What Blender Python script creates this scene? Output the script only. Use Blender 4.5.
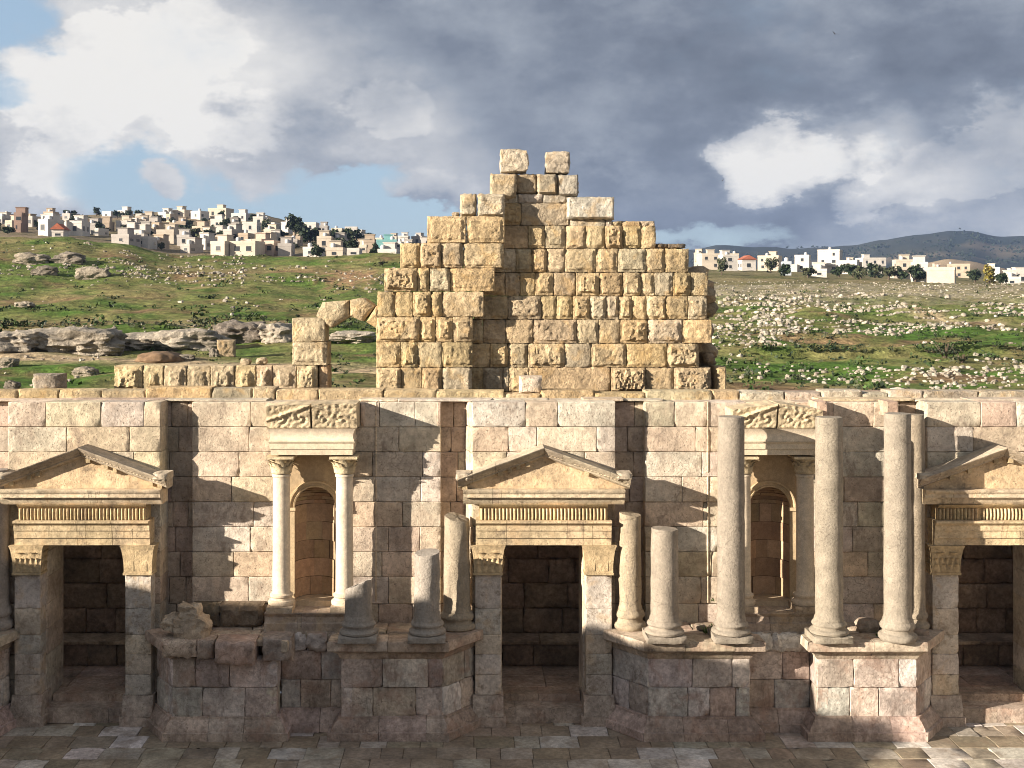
import bpy, bmesh, math, random
import numpy as np
from mathutils import Vector, Matrix, noise
random.seed(7)
S = bpy.context.scene
for o in list(bpy.data.objects): bpy.data.objects.remove(o)
COL = S.collection

# ------------------------------------------------------------------ camera
CX, CY, H, F, VX, VY = -0.84, -25.0, 8.886, 1250.0, 470.0, 295.0
cam = bpy.data.cameras.new('camera'); cam_o = bpy.data.objects.new('camera', cam); COL.objects.link(cam_o)
cam_o.location = (CX, CY, H); cam_o.rotation_euler = (math.radians(90), 0, 0)
cam.sensor_width = 36; cam.lens = 36 * F / 1024
cam.shift_x = (512 - VX) / 1024; cam.shift_y = -(384 - VY) / 1024
cam.clip_start = 0.1; cam.clip_end = 20000
S.camera = cam_o
# ------------------------------------------------------------------ sun and sky
SUN_AZ, SUN_EL = math.radians(64), math.radians(16.7)     # azimuth measured from the wall's outward normal towards the left
sdir = Vector((-math.sin(SUN_AZ) * math.cos(SUN_EL), -math.cos(SUN_AZ) * math.cos(SUN_EL), math.sin(SUN_EL)))
sl = bpy.data.lights.new('sun', 'SUN'); so = bpy.data.objects.new('sun', sl); COL.objects.link(so)
sl.energy = 5.0; sl.angle = math.radians(0.5); sl.color = (1.0, 0.875, 0.72)
so.rotation_euler = sdir.to_track_quat('Z', 'Y').to_euler(); so.location = (-30, -20, 30)
S.view_settings.view_transform = 'Standard'; S.view_settings.look = 'None'
S.view_settings.exposure = 1.38; S.view_settings.gamma = 1; S.view_settings.use_curve_mapping = False
S.cycles.max_bounces = 6; S.cycles.diffuse_bounces = 4; S.cycles.use_denoising = True; S.cycles.filter_width = 1.0

wd = bpy.data.worlds.new('World'); S.world = wd; wd.use_nodes = True
NT = wd.node_tree; NT.nodes.clear()
class G:
    """tiny helper to write node maths"""
    def __init__(s, nt): s.nt = nt
    def n(s, typ, **kw):
        nd = s.nt.nodes.new(typ)
        for k, v in kw.items(): setattr(nd, k, v)
        return nd
    def put(s, sock, v):
        if hasattr(v, 'is_output'): s.nt.links.new(v, sock)
        else: sock.default_value = v
    def m(s, op, a, b=0.0, c=None, clamp=False):
        nd = s.n('ShaderNodeMath', operation=op, use_clamp=clamp)
        s.put(nd.inputs[0], a); s.put(nd.inputs[1], b)
        if c is not None: s.put(nd.inputs[2], c)
        return nd.outputs[0]
    def mr(s, v, a, b, c, d, smooth=True):
        nd = s.n('ShaderNodeMapRange', interpolation_type='SMOOTHSTEP' if smooth else 'LINEAR')
        s.put(nd.inputs[0], v)
        for i, x in enumerate((a, b, c, d)): s.put(nd.inputs[i + 1], x)
        return nd.outputs[0]
    def mix(s, f, a, b, blend='MIX'):
        nd = s.n('ShaderNodeMix', data_type='RGBA', blend_type=blend)
        s.put(nd.inputs[0], f)
        for sk, v in ((nd.inputs[6], a), (nd.inputs[7], b)):
            s.put(sk, v if hasattr(v, 'is_output') else (v[0], v[1], v[2], 1))
        return nd.outputs[2]
    def noise(s, vec, scale, detail=4, rough=.5, dist=0.0):
        nd = s.n('ShaderNodeTexNoise'); s.nt.links.new(vec, nd.inputs['Vector'])
        nd.inputs['Scale'].default_value = scale; nd.inputs['Detail'].default_value = detail
        nd.inputs['Roughness'].default_value = rough; nd.inputs['Distortion'].default_value = dist
        return nd.outputs[0]
g = G(NT)
tc = g.n('ShaderNodeTexCoord'); sep = g.n('ShaderNodeSeparateXYZ'); NT.links.new(tc.outputs['Generated'], sep.inputs[0])
dx, dy, dz = sep.outputs
az = g.m('ARCTAN2', dx, dy); el = g.m('ARCSINE', dz)
# wispy warp of the sky coordinates so that every cloud edge is ragged
cv = g.n('ShaderNodeCombineXYZ'); g.put(cv.inputs[0], az); g.put(cv.inputs[1], g.m('MULTIPLY', el, 1.5))
NB = g.noise(cv.outputs[0], 5.0, 7, .56)
NS = g.noise(cv.outputs[0], 19.0, 7, .62)
cv2 = g.n('ShaderNodeCombineXYZ'); g.put(cv2.inputs[0], g.m('ADD', az, 3.1)); g.put(cv2.inputs[1], g.m('MULTIPLY', el, 1.8))
NM = g.noise(cv2.outputs[0], 9.0, 7, .58); NS2 = g.noise(cv2.outputs[0], 24.0, 6, .6)
azw = g.m('ADD', az, g.m('ADD', g.m('MULTIPLY', g.m('SUBTRACT', NB, .5), .10), g.m('MULTIPLY', g.m('SUBTRACT', NS, .5), .045)))
elw = g.m('ADD', el, g.m('ADD', g.m('MULTIPLY', g.m('SUBTRACT', NM, .5), .075), g.m('MULTIPLY', g.m('SUBTRACT', NS2, .5), .04)))
def A(px): return math.atan((px - VX) / F)
def E(px, py):
    u, v = (px - VX) / F, (VY - py) / F
    return math.atan(v / math.sqrt(1 + u * u))
def blob(px, py, rx, ry, soft=1.0):
    """smooth lump of cloud in direction space: 1 at its heart, 0 at its rim"""
    a = g.m('DIVIDE', g.m('SUBTRACT', azw, A(px)), rx / F); e = g.m('DIVIDE', g.m('SUBTRACT', elw, E(px, py)), ry / F)
    d2 = g.m('ADD', g.m('MULTIPLY', a, a), g.m('MULTIPLY', e, e))
    return g.mr(d2, 0.0, 1.0, 1.0, 0.0)
def total(lst):
    t = None
    for w, args in lst:
        b = g.m('MULTIPLY', blob(*args), w)
        t = b if t is None else g.m('ADD', t, b)
    return t
sky = g.n('ShaderNodeTexSky', sky_type='NISHITA', sun_disc=False)
sky.sun_elevation = SUN_EL; sky.sun_rotation = math.atan2(sdir.x, sdir.y); sky.altitude = 600
sky.air_density = 1.0; sky.dust_density = 1.5
# gaps of blue (negative lumps) cut into a nearly closed cover
gaps = total([(.9, (-10, 10, 75, 60)), (.6, (5, 88, 45, 26)), (.95, (150, 185, 110, 50)), (.95, (280, 222, 180, 40)), (1.1, (410, 240, 150, 36)),
              (.95, (350, 188, 85, 30)), (.5, (690, 244, 140, 16)), (.50, (915, 97, 56, 20)), (.36, (880, 130, 36, 24)), (.3, (1000, 95, 50, 18)), (.6, (10, 215, 60, 30))])
fill = total([(.35, (915, 100, 110, 60)), (.9, (172, 182, 32, 22)), (.5, (30, 200, 55, 45)), (.45, (420, 195, 60, 30))])
cover = g.m('ADD', g.m('SUBTRACT', g.m('ADD', g.m('MULTIPLY', g.m('SUBTRACT', NB, .5), 1.5), .80), gaps), fill)
cover = g.m('ADD', cover, g.m('MULTIPLY', g.m('SUBTRACT', NS, .5), .35))
cover = g.mr(cover, -.02, .70, 0.0, 1.0)
light = total([(.33, (120, 70, 210, 140)), (.16, (60, 140, 150, 80)), (.20, (190, 45, 230, 90)), (.12, (395, 112, 90, 60)), (.22, (20, 210, 150, 60)), (.20, (300, 130, 250, 120)),
               (.20, (440, 190, 130, 60)), (.32, (775, 160, 62, 56)), (.20, (756, 180, 42, 36)), (.30, (850, 140, 70, 46)), (.13, (955, 165, 130, 70)), (.20, (905, 192, 70, 34)),
               (.06, (1010, 140, 80, 80)), (.16, (625, 150, 45, 40)), (.18, (980, 235, 200, 40)), (.2, (250, 200, 200, 40))])
dark = total([(.07, (800, 60, 300, 90)), (.05, (640, 190, 160, 90)), (.02, (560, 60, 200, 90)), (.06, (960, 40, 160, 60)), (.10, (810, 215, 120, 34)), (.08, (380, 190, 120, 40))])
lum = g.m('ADD', g.m('SUBTRACT', g.m('ADD', light, .36), dark), g.m('MULTIPLY', g.m('SUBTRACT', NM, .5), .70))
lum = g.m('ADD', lum, g.m('MULTIPLY', g.m('SUBTRACT', NB, .5), .30))
def clumps(lst, wt):
    e = g.m('ADD', total(lst), g.m('ADD', g.m('MULTIPLY', g.m('SUBTRACT', NS, .5), 1.3), g.m('MULTIPLY', g.m('SUBTRACT', NM, .5), .8)))
    return g.m('MULTIPLY', g.mr(e, .30, .62, 0.0, 1.0), wt)
lum = g.m('ADD', lum, clumps([(1, (775, 158, 62, 50)), (.8, (758, 182, 46, 30)), (.5, (850, 150, 55, 40))], .20))
lum = g.m('ADD', lum, clumps([(.8, (935, 170, 80, 44)), (.8, (1000, 160, 60, 46)), (.7, (880, 195, 60, 26)), (.6, (1010, 110, 60, 30))], .15))
lum = g.m('ADD', lum, clumps([(1, (90, 85, 110, 75)), (.9, (170, 40, 110, 50)), (.7, (70, 165, 70, 40)), (.7, (240, 120, 90, 50))], .15))
lum = g.m('ADD', lum, clumps([(.9, (385, 110, 60, 34)), (.6, (440, 190, 90, 40)), (.5, (630, 150, 50, 34))], .10))
lum = g.m('ADD', lum, g.mr(dy, .45, -.25, 0.0, .24))   # sky behind the viewer brightened, added as fill for the shaded stone
lum = g.m('ADD', lum, g.m('MULTIPLY', g.m('SUBTRACT', NS, .5), .44))
ramp = g.n('ShaderNodeValToRGB'); g.put(ramp.inputs[0], lum)
cr = ramp.color_ramp; cr.elements[0].position = .10; cr.elements[0].color = (.140, .162, .208, 1)
cr.elements[1].position = 1.05 if False else 1.0; cr.elements[1].color = (.90, .875, .835, 1)
for p, c in ((.30, (.212, .242, .302)), (.48, (.325, .36, .418)), (.72, (.57, .58, .60))):
    e = cr.elements.new(p); e.color = (*c, 1)
# the cloud colours are radiances for the finished exposure, written in the units of the Nishita sky
SKY_STRENGTH = 0.10
k = 1.0 / (SKY_STRENGTH * 2 ** S.view_settings.exposure)
cloud = g.mix(1.0, ramp.outputs[0], (k, k, k), 'MULTIPLY')
blue = g.mix(.82, sky.outputs[0], tuple(k * x for x in (.35, .48, .62)))
skyc = g.mix(cover, blue, cloud)
bg = g.n('ShaderNodeBackground'); g.put(bg.inputs[0], skyc); bg.inputs[1].default_value = SKY_STRENGTH
out = g.n('ShaderNodeOutputWorld'); NT.links.new(bg.outputs[0], out.inputs[0])
wd.cycles.sampling_method = 'MANUAL'; wd.cycles.sample_map_resolution = 1024

# ------------------------------------------------------------------ helpers
def X_(px, Y): return CX + (px - VX) * (Y + 25) / F
def Z_(py, Y): return H - (py - VY) * (Y + 25) / F
def nz(p, f, seed=0.0): return noise.noise(Vector((p[0] * f + seed, p[1] * f + 1.7 * seed, p[2] * f - seed)))
def fb(p, f, o=4): return noise.fractal(Vector((p[0] * f, p[1] * f, p[2] * f)), 1.0, 2.0, o)

def stone(name, stains=.35, stain_col=(.10, .085, .07), var=.30, bump=.5, rough=.9, streak=0.0, pits=.35, fscale=1.0, fixed=None, patch=None, bumpdist=.012, cracks=0.0):
    m = bpy.data.materials.new(name); m.use_nodes = True; nt = m.node_tree; q = G(nt)
    bs = nt.nodes['Principled BSDF']; bs.inputs['Roughness'].default_value = rough; bs.inputs['Specular IOR Level'].default_value = .25
    geo = q.n('ShaderNodeNewGeometry'); pos = geo.outputs['Position']
    if fixed: base = q.mix(0.0, fixed, fixed)
    else:
        at = q.n('ShaderNodeAttribute', attribute_name='tint'); base = at.outputs['Color']
    n1 = q.noise(pos, 1.6 * fscale, 6, .6); n2 = q.noise(pos, 11 * fscale, 5, .6); n3 = q.noise(pos, 46 * fscale, 4, .65)
    f = q.mr(n1, .3, .7, 1 - var, 1 + var * .7); f = q.m('MULTIPLY', f, q.mr(n2, .3, .7, 1 - var * .8, 1 + var * .5)); f = q.m('MULTIPLY', f, q.mr(n3, .3, .7, .86, 1.1))
    cb = q.n('ShaderNodeCombineXYZ')
    for i in range(3): q.put(cb.inputs[i], f)
    c = q.mix(1.0, base, cb.outputs[0], 'MULTIPLY')
    if patch:                                             # mineral patches of another colour
        pn = q.noise(pos, 2.3 * fscale, 5, .6, .6); c = q.mix(q.m('MULTIPLY', q.mr(pn, .5, .66, 0, 1), patch[1]), c, patch[0])
    vec = pos
    if streak > 0:
        mp = q.n('ShaderNodeMapping'); mp.inputs['Scale'].default_value = (1, 1, 1 - .85 * streak); nt.links.new(pos, mp.inputs[0]); vec = mp.outputs[0]
    sn = q.noise(vec, 3.1 * fscale, 7, .66, .5); sn2 = q.noise(vec, 19 * fscale, 5, .65)
    sm = q.m('MULTIPLY', q.mr(q.m('ADD', sn, q.m('MULTIPLY', q.m('SUBTRACT', sn2, .5), .5)), .50, .74, 0, 1), stains)
    c = q.mix(sm, c, stain_col)
    pv = q.noise(pos, 30 * fscale, 3, .55); pm = q.mr(pv, .62, .70, 0, 1); c = q.mix(q.m('MULTIPLY', pm, pits), c, (.10, .075, .055))
    nt.links.new(c, bs.inputs['Base Color'])
    if cracks:
        vm = q.n('ShaderNodeVectorMath', operation='MULTIPLY_ADD'); wn = q.n('ShaderNodeTexNoise'); wn.inputs['Scale'].default_value = 3.0; wn.inputs['Detail'].default_value = 4; nt.links.new(pos, wn.inputs['Vector'])
        nt.links.new(wn.outputs['Color'], vm.inputs[0]); vm.inputs[1].default_value = (.5, .5, .5); nt.links.new(pos, vm.inputs[2])
        vo = q.n('ShaderNodeTexVoronoi', feature='DISTANCE_TO_EDGE'); vo.inputs['Scale'].default_value = 1.7; nt.links.new(vm.outputs[0], vo.inputs['Vector'])
        ck = q.m('MULTIPLY', q.mr(vo.outputs[0], 0.0, .022, 1, 0), q.mr(q.noise(pos, .9, 3), .47, .60, 0, cracks)); c = q.mix(ck, c, (.09, .07, .055)); nt.links.new(c, bs.inputs['Base Color'])
    h = q.m('ADD', q.m('MULTIPLY', n2, 1.0), q.m('MULTIPLY', n3, .45)); h = q.m('SUBTRACT', h, q.m('MULTIPLY', pm, .35))
    b = q.n('ShaderNodeBump'); b.inputs['Strength'].default_value = bump; b.inputs['Distance'].default_value = bumpdist * 2
    nt.links.new(h, b.inputs['Height']); nt.links.new(b.outputs[0], bs.inputs['Normal'])
    return m

def plain(name, col, rough=.8, var=.15, scale=8.0, spec=.3):
    m = bpy.data.materials.new(name); m.use_nodes = True; nt = m.node_tree; q = G(nt)
    bs = nt.nodes['Principled BSDF']; bs.inputs['Roughness'].default_value = rough; bs.inputs['Specular IOR Level'].default_value = spec
    geo = q.n('ShaderNodeNewGeometry'); n = q.noise(geo.outputs['Position'], scale, 5, .6)
    f = q.mr(n, .3, .7, 1 - var, 1 + var); cb = q.n('ShaderNodeCombineXYZ')
    for i in range(3): q.put(cb.inputs[i], f)
    nt.links.new(q.mix(1.0, col, cb.outputs[0], 'MULTIPLY'), bs.inputs['Base Color'])
    return m

M = dict(
    wall=stone('wall_limestone', streak=.55, stains=.70, stain_col=(.20, .155, .125), var=.26, bump=.8, pits=.75, patch=((.52, .39, .29), .25), cracks=.4),
    frame=stone('door_limestone', stains=.75, stain_col=(.18, .14, .10), var=.26, bump=.7, pits=.5, patch=((.58, .40, .22), .35)),
    white=stone('niche_limestone', stains=.16, stain_col=(.30, .22, .14), var=.16, bump=.3, pits=.12),
    carved=stone('carved_limestone', stains=.40, stain_col=(.16, .12, .09), var=.25, bump=.8, pits=.3),
    column=stone('column_limestone', stains=.75, stain_col=(.20, .175, .145), var=.17, bump=.8, streak=.9, pits=.7, fscale=2.1, cracks=.5),
    podium=stone('podium_limestone', stains=.5, stain_col=(.10, .06, .045), var=.34, bump=.8, patch=((.36, .22, .16), .4), streak=.8, cracks=.45, pits=.6),
    rustic=stone('rusticated_limestone', stains=.45, stain_col=(.20, .15, .095), var=.30, cracks=.5, bump=1.0, pits=.5, bumpdist=.03, patch=((.54, .34, .13), .35)),
    interior=stone('inner_wall_limestone', stains=.55, stain_col=(.08, .06, .05), var=.35, bump=.8),
    floor=stone('paving_limestone', stains=.45, stain_col=(.15, .115, .08), var=.30, bump=.35, rough=.75, patch=((.22, .165, .115), .5)),
    rock=stone('field_limestone', stains=.4, stain_col=(.16, .14, .12), var=.3, bump=.6, fscale=.6, bumpdist=.05),
    crag=stone('outcrop_limestone', stains=.6, stain_col=(.12, .10, .08), var=.35, bump=1.0, fscale=.35, bumpdist=.12),
    soil=plain('soil', (.17, .11, .065), .95, .3, 3.0),
)

class MB:
    def __init__(s): s.v, s.f, s.t = [], [], []
    def quad_grid(s, P, tint, close_u=False):
        """P[i][j] -> points; faces wound so that i->right, j->up looks at the viewer"""
        n, m = len(P), len(P[0]); o = len(s.v)
        for r in P: s.v.extend(r)
        for i in range(n if close_u else n - 1):
            i2 = (i + 1) % n
            for j in range(m - 1):
                s.f.append((o + i * m + j, o + i2 * m + j, o + i2 * m + j + 1, o + i * m + j + 1)); s.t.append(tint)
        return o
    def face(s, pts, tint):
        o = len(s.v); s.v.extend(pts); s.f.append(tuple(range(o, o + len(pts)))); s.t.append(tint)
    def box(s, x0, x1, y0, y1, z0, z1, tint, bev=0.0, jit=0.0):
        c = [(x, y, z) for x in (x0, x1) for y in (y0, y1) for z in (z0, z1)]
        if jit: c = [tuple(a + random.uniform(-jit, jit) for a in p) for p in c]
        o = len(s.v); s.v.extend(c)
        for f in ((0, 1, 3, 2), (4, 6, 7, 5), (0, 4, 5, 1), (2, 3, 7, 6), (0, 2, 6, 4), (1, 5, 7, 3)):
            s.f.append(tuple(o + i for i in f)); s.t.append(tint)
    def prism(s, poly, axis_pts, tint):
        """poly: list of 3D points at start; axis_pts: matching list at end"""
        o = len(s.v); n = len(poly); s.v.extend(poly); s.v.extend(axis_pts)
        for i in range(n):
            j = (i + 1) % n; s.f.append((o + i, o + j, o + n + j, o + n + i)); s.t.append(tint)
        s.f.append(tuple(o + i for i in reversed(range(n)))); s.t.append(tint); s.f.append(tuple(o + n + i for i in range(n))); s.t.append(tint)
    def lathe(s, prof, cx, cy, z0, tint, seg=28, rough=0.0, fr=6.0, cap=True, topfn=None):
        P = []
        for i in range(seg):
            a = 2 * math.pi * i / seg; r_ = []
            for (r, z) in prof:
                zz = z
                if topfn: zz = topfn(a, r, z)
                x, y = cx + r * math.cos(a), cy + r * math.sin(a)
                if rough and r > 1e-4:
                    k = rough * nz((x, y, z0 + zz), fr); x += k * math.cos(a); y += k * math.sin(a)
                r_.append((x, y, z0 + zz))
            P.append(r_)
        s.quad_grid(P, tint, True)
    def build(s, name, mat, parent=None, sharp=40, normals=True):
        me = bpy.data.meshes.new(name); me.from_pydata(s.v, [], s.f)
        at = me.attributes.new('tint', 'FLOAT_COLOR', 'FACE')
        at.data.foreach_set('color', np.array([(t[0], t[1], t[2], 1.0) for t in s.t], dtype=np.float32).ravel())
        if normals:
            bm = bmesh.new(); bm.from_mesh(me); bmesh.ops.recalc_face_normals(bm, faces=bm.faces); bm.to_mesh(me); bm.free()
        me.polygons.foreach_set('use_smooth', [True] * len(me.polygons))
        me.set_sharp_from_angle(angle=math.radians(sharp))
        me.materials.append(mat); o = bpy.data.objects.new(name, me); COL.objects.link(o)
        if parent:
            o.parent = parent
            r = parent
            while r.parent: r = r.parent
            o.matrix_parent_inverse = Matrix.Identity(4)
            loc = r.location
            if o.parent == r and (loc.length > 0): me.transform(Matrix.Translation(-loc))
            elif loc.length > 0: me.transform(Matrix.Translation(-loc))
        return o
def thing(name, label, cat, loc=(0, 0, 0), group=None):
    o = bpy.data.objects.new(name, None); COL.objects.link(o); o.location = loc; o.empty_display_size = .2
    o['label'] = label; o['category'] = cat
    if group: o['group'] = group
    return o
def tag(o, label, cat, group=None):
    o['label'] = label; o['category'] = cat
    if group: o['group'] = group
    return o
def struct(o): o['kind'] = 'structure'; return o
def stuff(o): o['kind'] = 'stuff'; return o

def jitcol(c, a=.1):
    k = 1 + random.uniform(-a, a); return tuple(max(0, x * k * (1 + random.uniform(-a * .25, a * .25))) for x in c)
def pick(pal, a=.1): return jitcol(random.choice(pal), a)

def block(mb, O, U, V, N, u0, u1, v0, v1, depth, tint, cell=.09, bev=.014, rough=.004, gap=.004, boss=0.0, margin=.05, chip=.35, fr=7.0, tilt=0.0, back=True):
    """one dressed stone: rough gridded face (raised boss if asked), worn arrises, closed body going back by depth"""
    w, h = u1 - u0, v1 - v0
    nu, nv = max(3, int(round(w / cell)) + 2), max(3, int(round(h / cell)) + 2)
    def ticks(a, b, n):
        a += gap; b -= gap; L = b - a; e = min(bev, L * .25)
        return [a] + [a + e + (L - 2 * e) * i / (n - 2) for i in range(n - 1)] + [b]
    us, vs = ticks(u0, u1, nu), ticks(v0, v1, nv)
    off = random.uniform(-1, 1) * rough * 1.2; tu = random.uniform(-tilt, tilt); tv = random.uniform(-tilt, tilt)
    chips = []
    for (cu, cv_) in ((u0, v0), (u1, v0), (u0, v1), (u1, v1)):
        if random.random() < chip: chips.append((cu, cv_, random.uniform(.04, .15), random.uniform(.02, .07)))
    for q_ in range(2):
        if random.random() < chip * .7: chips.append((random.uniform(u0, u1), random.choice((v0, v1)), random.uniform(.03, .10), random.uniform(.015, .05)))
    sd = random.uniform(0, 50); bk = random.uniform(.55, 1.15)
    bm_, bn = margin * random.uniform(.6, 1.3), random.uniform(.02, .05)
    P = []
    for i, u in enumerate(us):
        row = []
        for j, v in enumerate(vs):
            edge = i in (0, len(us) - 1) or j in (0, len(vs) - 1)
            p0 = O + U * u + V * v
            d = off + rough * 1.6 * nz(p0, fr, sd) + rough * 1.0 * nz(p0, fr * 3.3, sd)
            d += tu * (u - (u0 + u1) / 2) + tv * (v - (v0 + v1) / 2)
            if boss:
                de = min(u - u0, u1 - u, v - v0, v1 - v) + .03 * nz(p0, 8, sd)
                t = max(0, min(1, (de - bm_) / bn)); t = t * t * (3 - 2 * t)
                d += t * boss * bk * (.85 + .26 * nz(p0, 4.0, sd + 9) + .22 * nz(p0, 10.0, sd + 3) + .30 * nz(p0, 21.0, sd) + .30 * nz(p0, 37.0, sd))
            if edge: d -= bev * (0.8 + .6 * random.random())
            for (a, b, r, dp) in chips:
                rr = math.hypot(u - a, v - b)
                if rr < r: d -= dp * (1 - rr / r) ** .7
            uu, vv = u, v
            if edge: uu += random.uniform(-1, 1) * rough * .8; vv += random.uniform(-1, 1) * rough * .8
            row.append(tuple(O + U * uu + V * vv + N * d))
        P.append(row)
    n, m = len(P), len(P[0]); o = mb.quad_grid(P, tint)
    ring = [(i, 0) for i in range(n)] + [(n - 1, j) for j in range(1, m)] + [(i, m - 1) for i in range(n - 2, -1, -1)] + [(0, j) for j in range(m - 2, 0, -1)]
    fr_ = [o + i * m + j for i, j in ring]; b0 = len(mb.v)
    for i, j in ring: mb.v.append(tuple(O + U * us[i] + V * vs[j] - N * depth))
    L = len(ring)
    for a in range(L):
        b = (a + 1) % L; mb.f.append((fr_[b], fr_[a], b0 + a, b0 + b)); mb.t.append(tint)
    if back: mb.f.append(tuple(b0 + a for a in range(L))); mb.t.append(tint)

def courses(mb, O, U, V, N, u0, u1, vs, wmin, wmax, depth, pal, openings=(), **kw):
    amp = kw.pop('amp', .12)
    for a, b in zip(vs[:-1], vs[1:]):
        iv = [(u0, u1)]
        for (p, q, r, s_) in openings:
            if min(b, s_) - max(a, r) > .35 * (b - a):
                niv = []
                for (x, y) in iv:
                    if q <= x or p >= y: niv.append((x, y)); continue
                    if p - x > .05: niv.append((x, p))
                    if y - q > .05: niv.append((q, y))
                iv = niv
        for (x, y) in iv:
            while y - x > 1e-6:
                w = random.uniform(wmin, wmax)
                if y - x - w < wmin * .6: w = y - x if y - x < wmax * 1.25 else (y - x) / 2
                block(mb, O, U, V, N, x, min(y, x + w), a, b, depth, pick(pal, amp), **kw); x += w
UX, UY, UZ = Vector((1, 0, 0)), Vector((0, 1, 0)), Vector((0, 0, 1))

PAL_WALL = [(.53, .455, .355), (.56, .48, .37), (.52, .42, .325), (.50, .44, .365), (.54, .44, .315), (.55, .485, .40), (.47, .40, .315), (.55, .49, .42), (.52, .43, .32)]
PAL_FRAME = [(.53, .42, .27), (.55, .44, .30), (.50, .38, .22), (.56, .46, .33)]
PAL_WHITE = [(.60, .50, .37), (.58, .48, .35)]
PAL_POD = [(.54, .48, .43), (.58, .525, .48), (.51, .435, .375), (.59, .545, .505), (.47, .385, .325)]
PAL_RUST = [(.49, .38, .235), (.47, .36, .21), (.51, .405, .25), (.44, .355, .235), (.47, .395, .28), (.51, .385, .22)]
PAL_GREYR = [(.46, .40, .32), (.42, .36, .28), (.50, .44, .35)]
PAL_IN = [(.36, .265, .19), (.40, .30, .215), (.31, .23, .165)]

# ================================================================== GROUND
# paved stage floor: one sheet of slabs near the wall, plain orchestra sheet beyond
mb = MB()
mb.face([(-60, -60, -.035), (60, -60, -.035), (60, 3.0, -.035), (-60, 3.0, -.035)], (.2, .155, .11))
mb2 = MB(); y = 1.3
while y > -7:
    d = random.uniform(.42, .66); x = -13.0 - random.random()
    while x < 14.5:
        w = random.uniform(.40, .82)
        r = random.random() + .25 * nz((x, y, 0), .33) + (.12 if x > 3 else 0)
        r += .16 * max(0, 1 - abs(x - 3.6) / 3.4); pal = (.29, .235, .175) if r < .44 else (.34, .285, .22) if r < .66 else (.44, .39, .33) if r < .84 else (.58, .54, .49)
        a_, b_ = random.uniform(-.012, .012), random.uniform(-.012, .012)
        block(mb2, Vector((0, 0, 0)), UX, UY, UZ, x, x + w, y - d, y, .03, jitcol(pal, .15), cell=.25, bev=.008, rough=.004, gap=.004, chip=.2)
        x += w
    y -= d
o = mb.build('stage_floor', M['floor']); struct(o)
o2 = mb2.build('floor_paving', M['floor']); struct(o2)

# ---- terrain behind the theatre: distances along each bearing, from how the slopes lie in the photograph
TD = [30, 45, 55, 62, 70, 80, 95, 130, 170, 200, 260, 300, 600, 700, 1000, 1500, 2200, 3000, 4500, 8000]
def col_left(crest, ridge, lo):
    return [440, 392, 379, 366, 354, 338, 319, 282 if crest < 250 else 286, crest, crest + 7, crest + 8, lo, ridge, ridge + 6, 262, 268, 276, 284, 290, 293]
def col_right(n300, n600, far, n1000=287):
    return [440, 394, 381, 370, 357, 346, 333, 309, 296, 290, 284, n300, n600, n600 + 4, n1000, n1000 + 2, far + 34, far, far + 40, 293]
TCOL = {-400: col_left(238, 222, 246), -80: col_left(237, 219, 242), 0: col_left(236, 217, 240), 60: col_left(237, 216, 241), 110: col_left(243, 214, 246), 180: col_left(255, 211, 258),
        250: col_left(257, 213, 260), 300: col_left(257, 222, 260), 340: col_left(256, 231, 259), 390: col_left(254, 243, 258), 470: col_left(258, 256, 262)}
TCOL[560] = [440, 393, 380, 368, 356, 342, 327, 300, 280, 276, 274, 270, 266, 270, 280, 284, 288, 268, 290, 293]
for c, a, b, f_, k_ in ((690, 274, 267, 249, 286), (720, 275, 268, 245, 286), (760, 276, 269, 246, 287), (800, 277, 270, 248, 287), (850, 280, 272, 247, 285), (880, 281, 274, 240, 276), (920, 283, 276, 234, 264),
                        (950, 284, 277, 232, 259), (968, 285, 278, 231, 261), (1000, 287, 280, 237, 268), (1024, 288, 281, 236, 276), (1150, 290, 283, 242, 286), (1500, 290, 284, 250, 286)):
    TCOL[c] = col_right(a, b, f_, k_)
_tc = sorted(TCOL); _tab = np.array([TCOL[c] for c in _tc], float); _ld = np.log(np.array(TD, float))
def row_at(c, d):
    """photograph row at which the ground lies for bearing c, distance d (smooth part)"""
    ld = math.log(max(30, min(8000, d)))
    i = int(np.searchsorted(_tc, c)) ; i = max(1, min(len(_tc) - 1, i)); t = (c - _tc[i - 1]) / (_tc[i] - _tc[i - 1]); t = max(0, min(1, t)); t = t * t * (3 - 2 * t)
    j = int(np.searchsorted(_ld, ld)); j = max(1, min(len(TD) - 1, j)); s_ = (ld - _ld[j - 1]) / (_ld[j] - _ld[j - 1])
    a = _tab[i - 1][j - 1] * (1 - s_) + _tab[i - 1][j] * s_; b = _tab[i][j - 1] * (1 - s_) + _tab[i][j] * s_
    return a * (1 - t) + b * t
def ground(c, d):
    x = CX + (c - VX) / F * d; yy = CY + d; z = H - (row_at(c, d) - VY) * d / F
    p = (x, yy, 0); amp = 1.0 if d < 400 else 1.0 + (d - 400) / 500.0
    z += .22 * fb(p, .22, 3) * min(1, d / 60) + .5 * min(1, d / 110) * fb(p, .055, 4) * (1 if d < 250 else .6)
    if c > 600 and 70 < d < 200:
        z += .8 * max(0, nz((x, yy, 0), .085, 4.0)) + .35 * fb(p, .16, 3)
    if d > 1200: z += amp * 1.2 * fb(p, .006, 5)
    return Vector((x, yy, z))
def ground_xy(x, yy):
    d = yy - CY; return ground(VX + (x - CX) / d * F, d)
def project(p): d = p.y - CY; return VX + (p.x - CX) / d * F, VY - (p.z - H) / d * F
cols = list(np.arange(-420, -20, 25)) + list(np.arange(-20, 1050, 4)) + list(np.arange(1050, 1520, 25))
ds = [31.0]
while ds[-1] < 3250: ds.append(ds[-1] * (1.012 if ds[-1] < 320 else 1.035))
GP = [[ground(float(c), d) for d in ds] for c in cols]
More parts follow.
